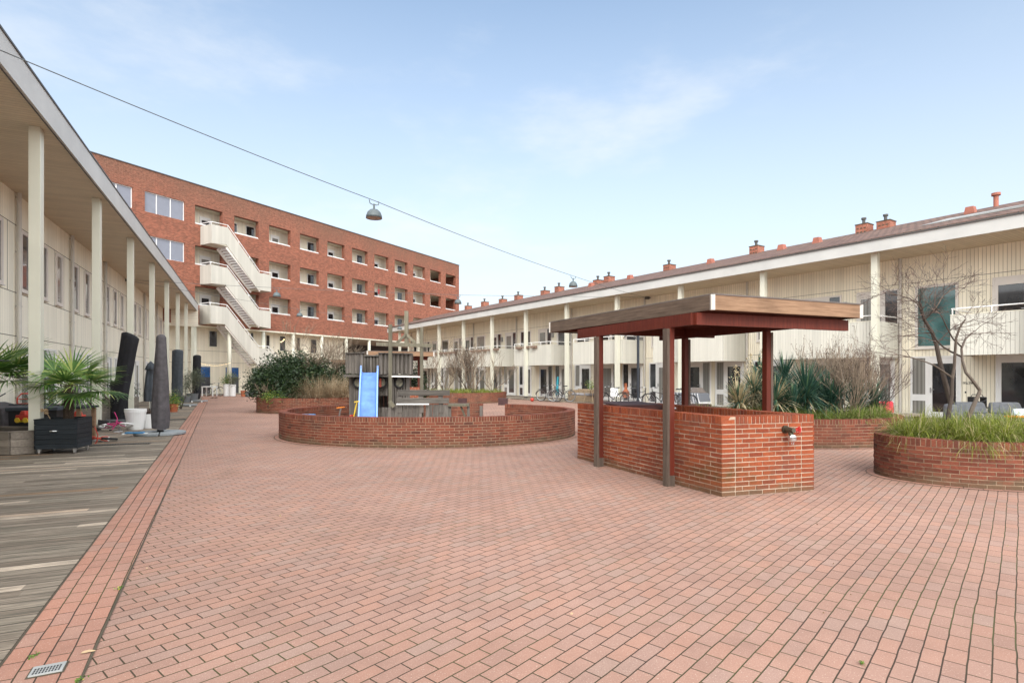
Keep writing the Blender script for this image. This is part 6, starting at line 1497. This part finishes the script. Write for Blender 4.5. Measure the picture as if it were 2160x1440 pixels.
leafy('potted_plant', 'green and red table plant on the small rattan table', 'plant', (P_.x, P_.y, .80), [(0, 0, .3, .3, .25, .28)], 380, .07, 'leaf_pot', 1)
P_ = RF(1300, -.9); o = thing('garden_chair', 'white plastic garden chair next to the parked bicycle', 'chair', P_, FR.rot+1.2); m = MB(); m.box(-.25, .25, -.25, .25, .42, .45); m.build('seat', M['whiteplastic'], o); m = MB(); m.hexa([(-.24, .22, .45), (.24, .22, .45), (.24, .25, .45), (-.24, .25, .45)], [(-.2, .32, .88), (.2, .32, .88), (.2, .35, .88), (-.2, .35, .88)]); m.build('backrest', M['whiteplastic'], o)
for sx_, sy_ in ((-1, -1), (1, -1), (1, 1), (-1, 1)): m = MB(); m.bar((sx_*.22, sy_*.22, .42), (sx_*.25, sy_*.25, 0), .04); m.build('leg', M['whiteplastic'], o)
t = NT('striped_cloth'); u = t.n('ShaderNodeSeparateXYZ', {0: t.tex('Object')}); wv = t.math('SINE', t.math('ADD', t.math('MULTIPLY', u.outputs[0], 42.), t.math('MULTIPLY', u.outputs[2], 14.))); t.fin(t.mix(t.rng(wv, .45, .8), (.13, .14, .16), (.62, .62, .62)), .8); M['striped'] = t.m
P_ = RF(1462, -.5); o = thing('covered_table', 'table under a grey cloth with thin white stripes', 'table', P_, FR.rot); m = MB(); m.hexa([(-1.75, -.45, .05), (.75, -.45, .05), (.75, .45, .05), (-1.75, .45, .05)], [(-1.55, -.38, .74), (.62, -.38, .74), (.62, .38, .74), (-1.55, .38, .74)]); m.build('tablecloth', M['striped'], o, bevel=.03)
m = MB(); m.hexa([(-.45, -.3, .745), (.55, -.3, .745), (.55, .3, .745), (-.45, .3, .745)], [(-.25, -.2, 1.0), (.4, -.2, 1.0), (.4, .2, 1.0), (-.25, .2, 1.0)]); m.build('barbecue_cover', plain('taupe_cover', (.15, .125, .11), .8), bevel=.03, loc=(P_.x, P_.y, .055), rotz=FR.rot, label='taupe hood shaped cover on the striped table', cat='cover')
P_ = G(1205.5, 847); m = MB(); m.lathe([(.01, 0), (.12, 0), (.16, .40), (.15, .40), (.11, .03)], 20); m.build('bucket', M['whiteplastic'], loc=(P_.x, P_.y, .0), label='white bucket standing left of the wicker sofa at the deck edge', cat='bucket')
P_ = G(1122.5, 846.5); m = MB(); m.lathe([(.12*math.sin(PH*i/10)+.001, .12-.12*math.cos(PH*i/10)) for i in range(11)], 16); m.build('ball', M['kid_red'], smooth=True, loc=(P_.x, P_.y, .0), label='small red ball on the ground before the right block', cat='ball')
P_ = RF(1175, .9); o = covered('covered_parasol', 'narrow teal wrapped parasol leaning by the dark doorway', P_, .3, 1.45, .22, .12, .05, 'kid_blue', flat=.8); MATS['kid_teal'] = plain('teal_cloth', (.03, .30, .38), .7); [x for x in o.children if x.name.startswith('cloth')][0].data.materials[0] = MATS['kid_teal']
P_ = RF(1320, 1.4); o = thing('clay_stove', 'terracotta chimney stove beside a doorway', 'stove', P_); m = MB(); m.lathe([(.16, .25), (.22, .45), (.20, .62), (.09, .75), (.08, 1.1), (.1, 1.12)], 18); m.build('body', M['terracotta'], o, smooth=True)
for a in (0, 2.1, 4.2): m = MB(); m.tube([(.12*math.cos(a), .12*math.sin(a), .27), (.2*math.cos(a), .2*math.sin(a), 0)], .015, 5); m.build('leg', M['black'], o)
# dark post with curved arm
Y_ = 24.; o = thing('bracket_post', 'tall dark post with a curved fan bracket seen under the canopy', 'post', (X(1346, Y_), Y_, 0)); m = MB(); m.tube([(0, 0, 0), (0, 0, Z(704, Y_))], .055, 10); m.build('pole', plain('dark_blue_steel', (.02, .026, .035), .5), o)
for i in range(4):
    m = MB(); z_ = Z(718, Y_)+.08*i; m.tube([(0, 0, z_), (-.2, 0, z_+.22), (-.45, 0, z_+.22-.05*i+.02), (-.62+.04*i, 0, z_+.1)], .014, 5); m.build('bracket_arm', MATS['dark_blue_steel'], o)
m = MB(); m.bar((0, 0, 0), (.4, -.2, .0), .05) if False else m.tube([(-.25, -.3, 0), (0, 0, .55)], .02, 6); m.tube([(.35, -.3, 0), (0, 0, .75)], .02, 6); m.build('stay', M['steel'], o)
# near right: lounge set
P_ = G(2115, 895); o = thing('lounge_sofa', 'dark grey padded lounge sofa behind the near right planter', 'sofa', (P_.x+.1, P_.y+.0, .0), R(-8)); o.location = (X(2118, 17.2), 17.2, .03)
m = MB(); m.box(-1.35, 1.6, -.1, .55, 0, .22); m.build('base', M['black'], o)
for x_ in (-1.3, -.35, .6): m = MB(); m.box(x_, x_+.92, -.15, .45, .22, .42); m.build('seat_cushion', M['sofa_grey'], o, bevel=.05)
for x_ in (-1.0, .0, 1.0): m = MB(); m.hexa([(x_-.1, .40, .42), (x_+.85, .40, .42), (x_+.85, .62, .42), (x_-.1, .62, .42)], [(x_-.02, .50, .78), (x_+.78, .50, .78), (x_+.78, .68, .78), (x_-.02, .68, .78)]); m.build('back_cushion', M['sofa_grey'], o, bevel=.06)
P_ = Vector((X(2125, 15.3), 15.3, 0)); o = thing('lounge_ottoman', 'wide dark grey footstool in front of the lounge sofa', 'footstool', P_, R(-5)); m = MB(); m.box(-.95, 1.2, -.3, .3, .05, .52); m.build('pad', M['sofa_grey'], o, bevel=.06)
m = MB(); m.hexa([(-.2, -.15, 0), (.35, -.2, 0), (.4, .15, .0), (-.1, .15, 0)], [(-.15, -.1, .03), (.3, -.15, .03), (.38, .15, .22), (-.05, .15, .2)]); m.build('pillow', plain('pale_print', (.52, .60, .62), .8, var=.2, scale=18), loc=(X(2150, 15.3), 15.3, .54), bevel=.02, label='pale blue pillow propped on the grey footstool', cat='pillow')
m = MB(); m.box(-.3, .3, -.07, .07, 0, .05); m.build('toy_box', M['orange'], loc=(X(2146, 15.05), 15.05, .53), label='flat orange box lying before the pale pillow', cat='box', bevel=.006)
P_ = Vector((X(2021, 17.0), 17.0, 0)); o = thing('bean_chair', 'low dark grey lounge chair left of the sofa', 'chair', P_, R(15)); m = MB(); m.hexa([(-.3, -.3, 0), (.3, -.3, 0), (.3, .3, 0), (-.3, .3, 0)], [(-.22, .05, .80), (.16, .05, .76), (.2, .28, .74), (-.26, .28, .82)]); m.build('cushion', M['sofa_grey'], o, bevel=.09)
P_ = Vector((X(2061, 18.2), 18.2, 0)); o = thing('grill_stand', 'small black open grill on a white wire stand', 'grill', P_); m = MB()
for sx_ in (-.2, .2): m.box(sx_-.015, sx_+.015, -.12, .12, .62, .95)
m.box(-.24, .24, -.15, .15, .60, .64); m.box(-.2, .2, -.12, .12, .93, .96); m.bar((-.2, -.12, .86), (.2, -.12, .72), .03); m.bar((-.2, -.12, .72), (.2, -.12, .86), .03); m.tube([(-.2, 0, .96), (-.15, 0, 1.03), (.15, 0, 1.03), (.2, 0, .96)], .012, 5); m.build('grill_box', M['black'], o)
m = MB()
for i in range(9): x_ = -.22+i*.055; m.box(x_-.006, x_+.006, -.14, -.13, .05, .60) if (i < 3 or i > 5) else None
m.box(-.23, .23, -.15, .15, .02, .05); m.build('stand', M['whiteplastic'], o)
P_ = Vector((X(1870, 18.6), 18.6, 0)); o = thing('outdoor_chair', 'chair with a bright red back cushion at the planter edge', 'chair', P_); m = MB(); m.hexa([(-.26, -.05, .38), (.24, -.05, .38), (.24, .05, .38), (-.26, .05, .38)], [(-.24, .05, .78), (.26, .05, .80), (.26, .14, .80), (-.24, .14, .78)]); m.build('cushion', plain('red_cushion', (.55, .03, .05), .8), o, bevel=.04)
m = MB(); m.box(-.28, .28, -.4, .06, .34, .38)
for sx_ in (-.26, .24): m.box(sx_, sx_+.03, -.4, -.37, 0, .34); m.box(sx_, sx_+.03, .03, .06, 0, .75)
m.build('frame', M['planter_grey'], o)
P_ = Vector((X(1902, 17.6), 17.6, 0)); o = thing('low_bench', 'low dark timber bench top behind the grass planter', 'bench', P_, R(-4)); m = MB(); m.box(-.52, .5, -.2, .2, .40, .47); m.build('seat', M['planter_grey'], o)
for x_ in (-.48, .42): m = MB(); m.box(x_, x_+.06, -.18, .18, 0, .40); m.build('leg', M['planter_grey'], o)

# ================================================================ OVERHEAD CABLES AND LAMPS
M['cable'] = plain('cable_grey', (.10, .11, .11), .6); M['shade'] = plain('lamp_grey_green', (.10, .12, .125), .5, metal=.2, var=.15, scale=5); M['shade_in'] = plain('lamp_inside', (.42, .33, .26), .6)
def cable(label, pts, sag, r=.008, name='overhead_cable', n=10):
    o_ = Vector(pts[0]); m = MB(); out_ = []
    for a, b in zip(pts, pts[1:]):
        a, b = Vector(a), Vector(b)
        for i in range(n): t_ = i/n; out_.append(a.lerp(b, t_)-Vector((0, 0, sag*4*t_*(1-t_)*(b-a).length/30))-o_)
    out_.append(Vector(pts[-1])-o_); m.tube(out_, r, 5); return m.build(name, M['cable'], loc=o_, label=label, cat='cable')
def lamp(label, P_, dia=.45, group='hanging courtyard lamps'):
    """P_ = point on the cable"""
    o = thing('hanging_lamp', label, 'lamp', P_, .6, group); R_ = dia/2; m = MB()
    m.lathe([(.03, -.24), (R_*.5, -.265), (R_*.8, -.33), (R_*.97, -.43), (R_, -.50), (R_*.97, -.50), (R_*.9, -.42)], 24); m.build('shade', M['shade'], o, smooth=True)
    m = MB(); N = 24; m.add([(R_*.95*math.cos(2*PH*i/N), R_*.95*math.sin(2*PH*i/N), -.49) for i in range(N)], [tuple(range(N))]); m.build('diffuser', M['shade_in'], o)
    m = MB(); m.tube([(0, 0, -.25), (0, 0, -.10)], .028, 8); m.tube([(-.14, 0, .0), (-.12, 0, -.09), (-.05, 0, -.12), (0, 0, -.10), (.06, 0, -.12), (.13, 0, -.10), (.14, 0, .0)], .012, 6); m.build('hanger', M['shade'], o); return o
def atY(px_, py_, Y_): return PD(px_, py_, Y_)
L1 = atY(789, 423, 16.); L2 = atY(1209, 582, 26.); EndR = PD(1365, 628, 33.0)
c0 = PD(-110, 60, 8.7)
cable('heavy overhead cable from the left eave across to the right block', [c0, L1, L2, EndR], .18, .010)
lamp('dome lamp hanging highest against the open sky', L1, .45); lamp('dome lamp above the right roof on the heavy cable', L2, .40)
LW = PD(268, 590, 30.8); A1 = atY(584, 607, 31.); A2 = atY(966, 622, 32.)
cable('thin overhead cable crossing before the staircase and roof', [LW, A1, A2, EndR+Vector((0, 0, .03))], .05, .009)
lamp('dome lamp right of the outdoor staircase', A1, .42); lamp('dome lamp at the right corner of the brick block', A2, .40)
B1 = atY(632, 652, 39.); B2 = atY(843, 683, 52.); EndB = PD(925, 691, 55.6)
cable('thin overhead cable slanting low across the brick block', [LW+Vector((0, 0, -.05)), B1, B2, EndB], .05, .009)
lamp('dome lamp low before the brick gallery windows', B1, .42); lamp('farthest dome lamp beside the play tower masts', B2, .45)
for P_, lb in ((LW, 'dark cable bracket on the left block wall'), (EndR, 'dark cable bracket on the right block wall')):
    m = MB(); m.box(-.12, .12, -.08, .08, -.08, .1); m.tube([(0, 0, 0), (.2, .0, .0)], .03, 8); m.build('cable_bracket', M['dark_trim'], loc=P_, label=lb, cat='bracket')
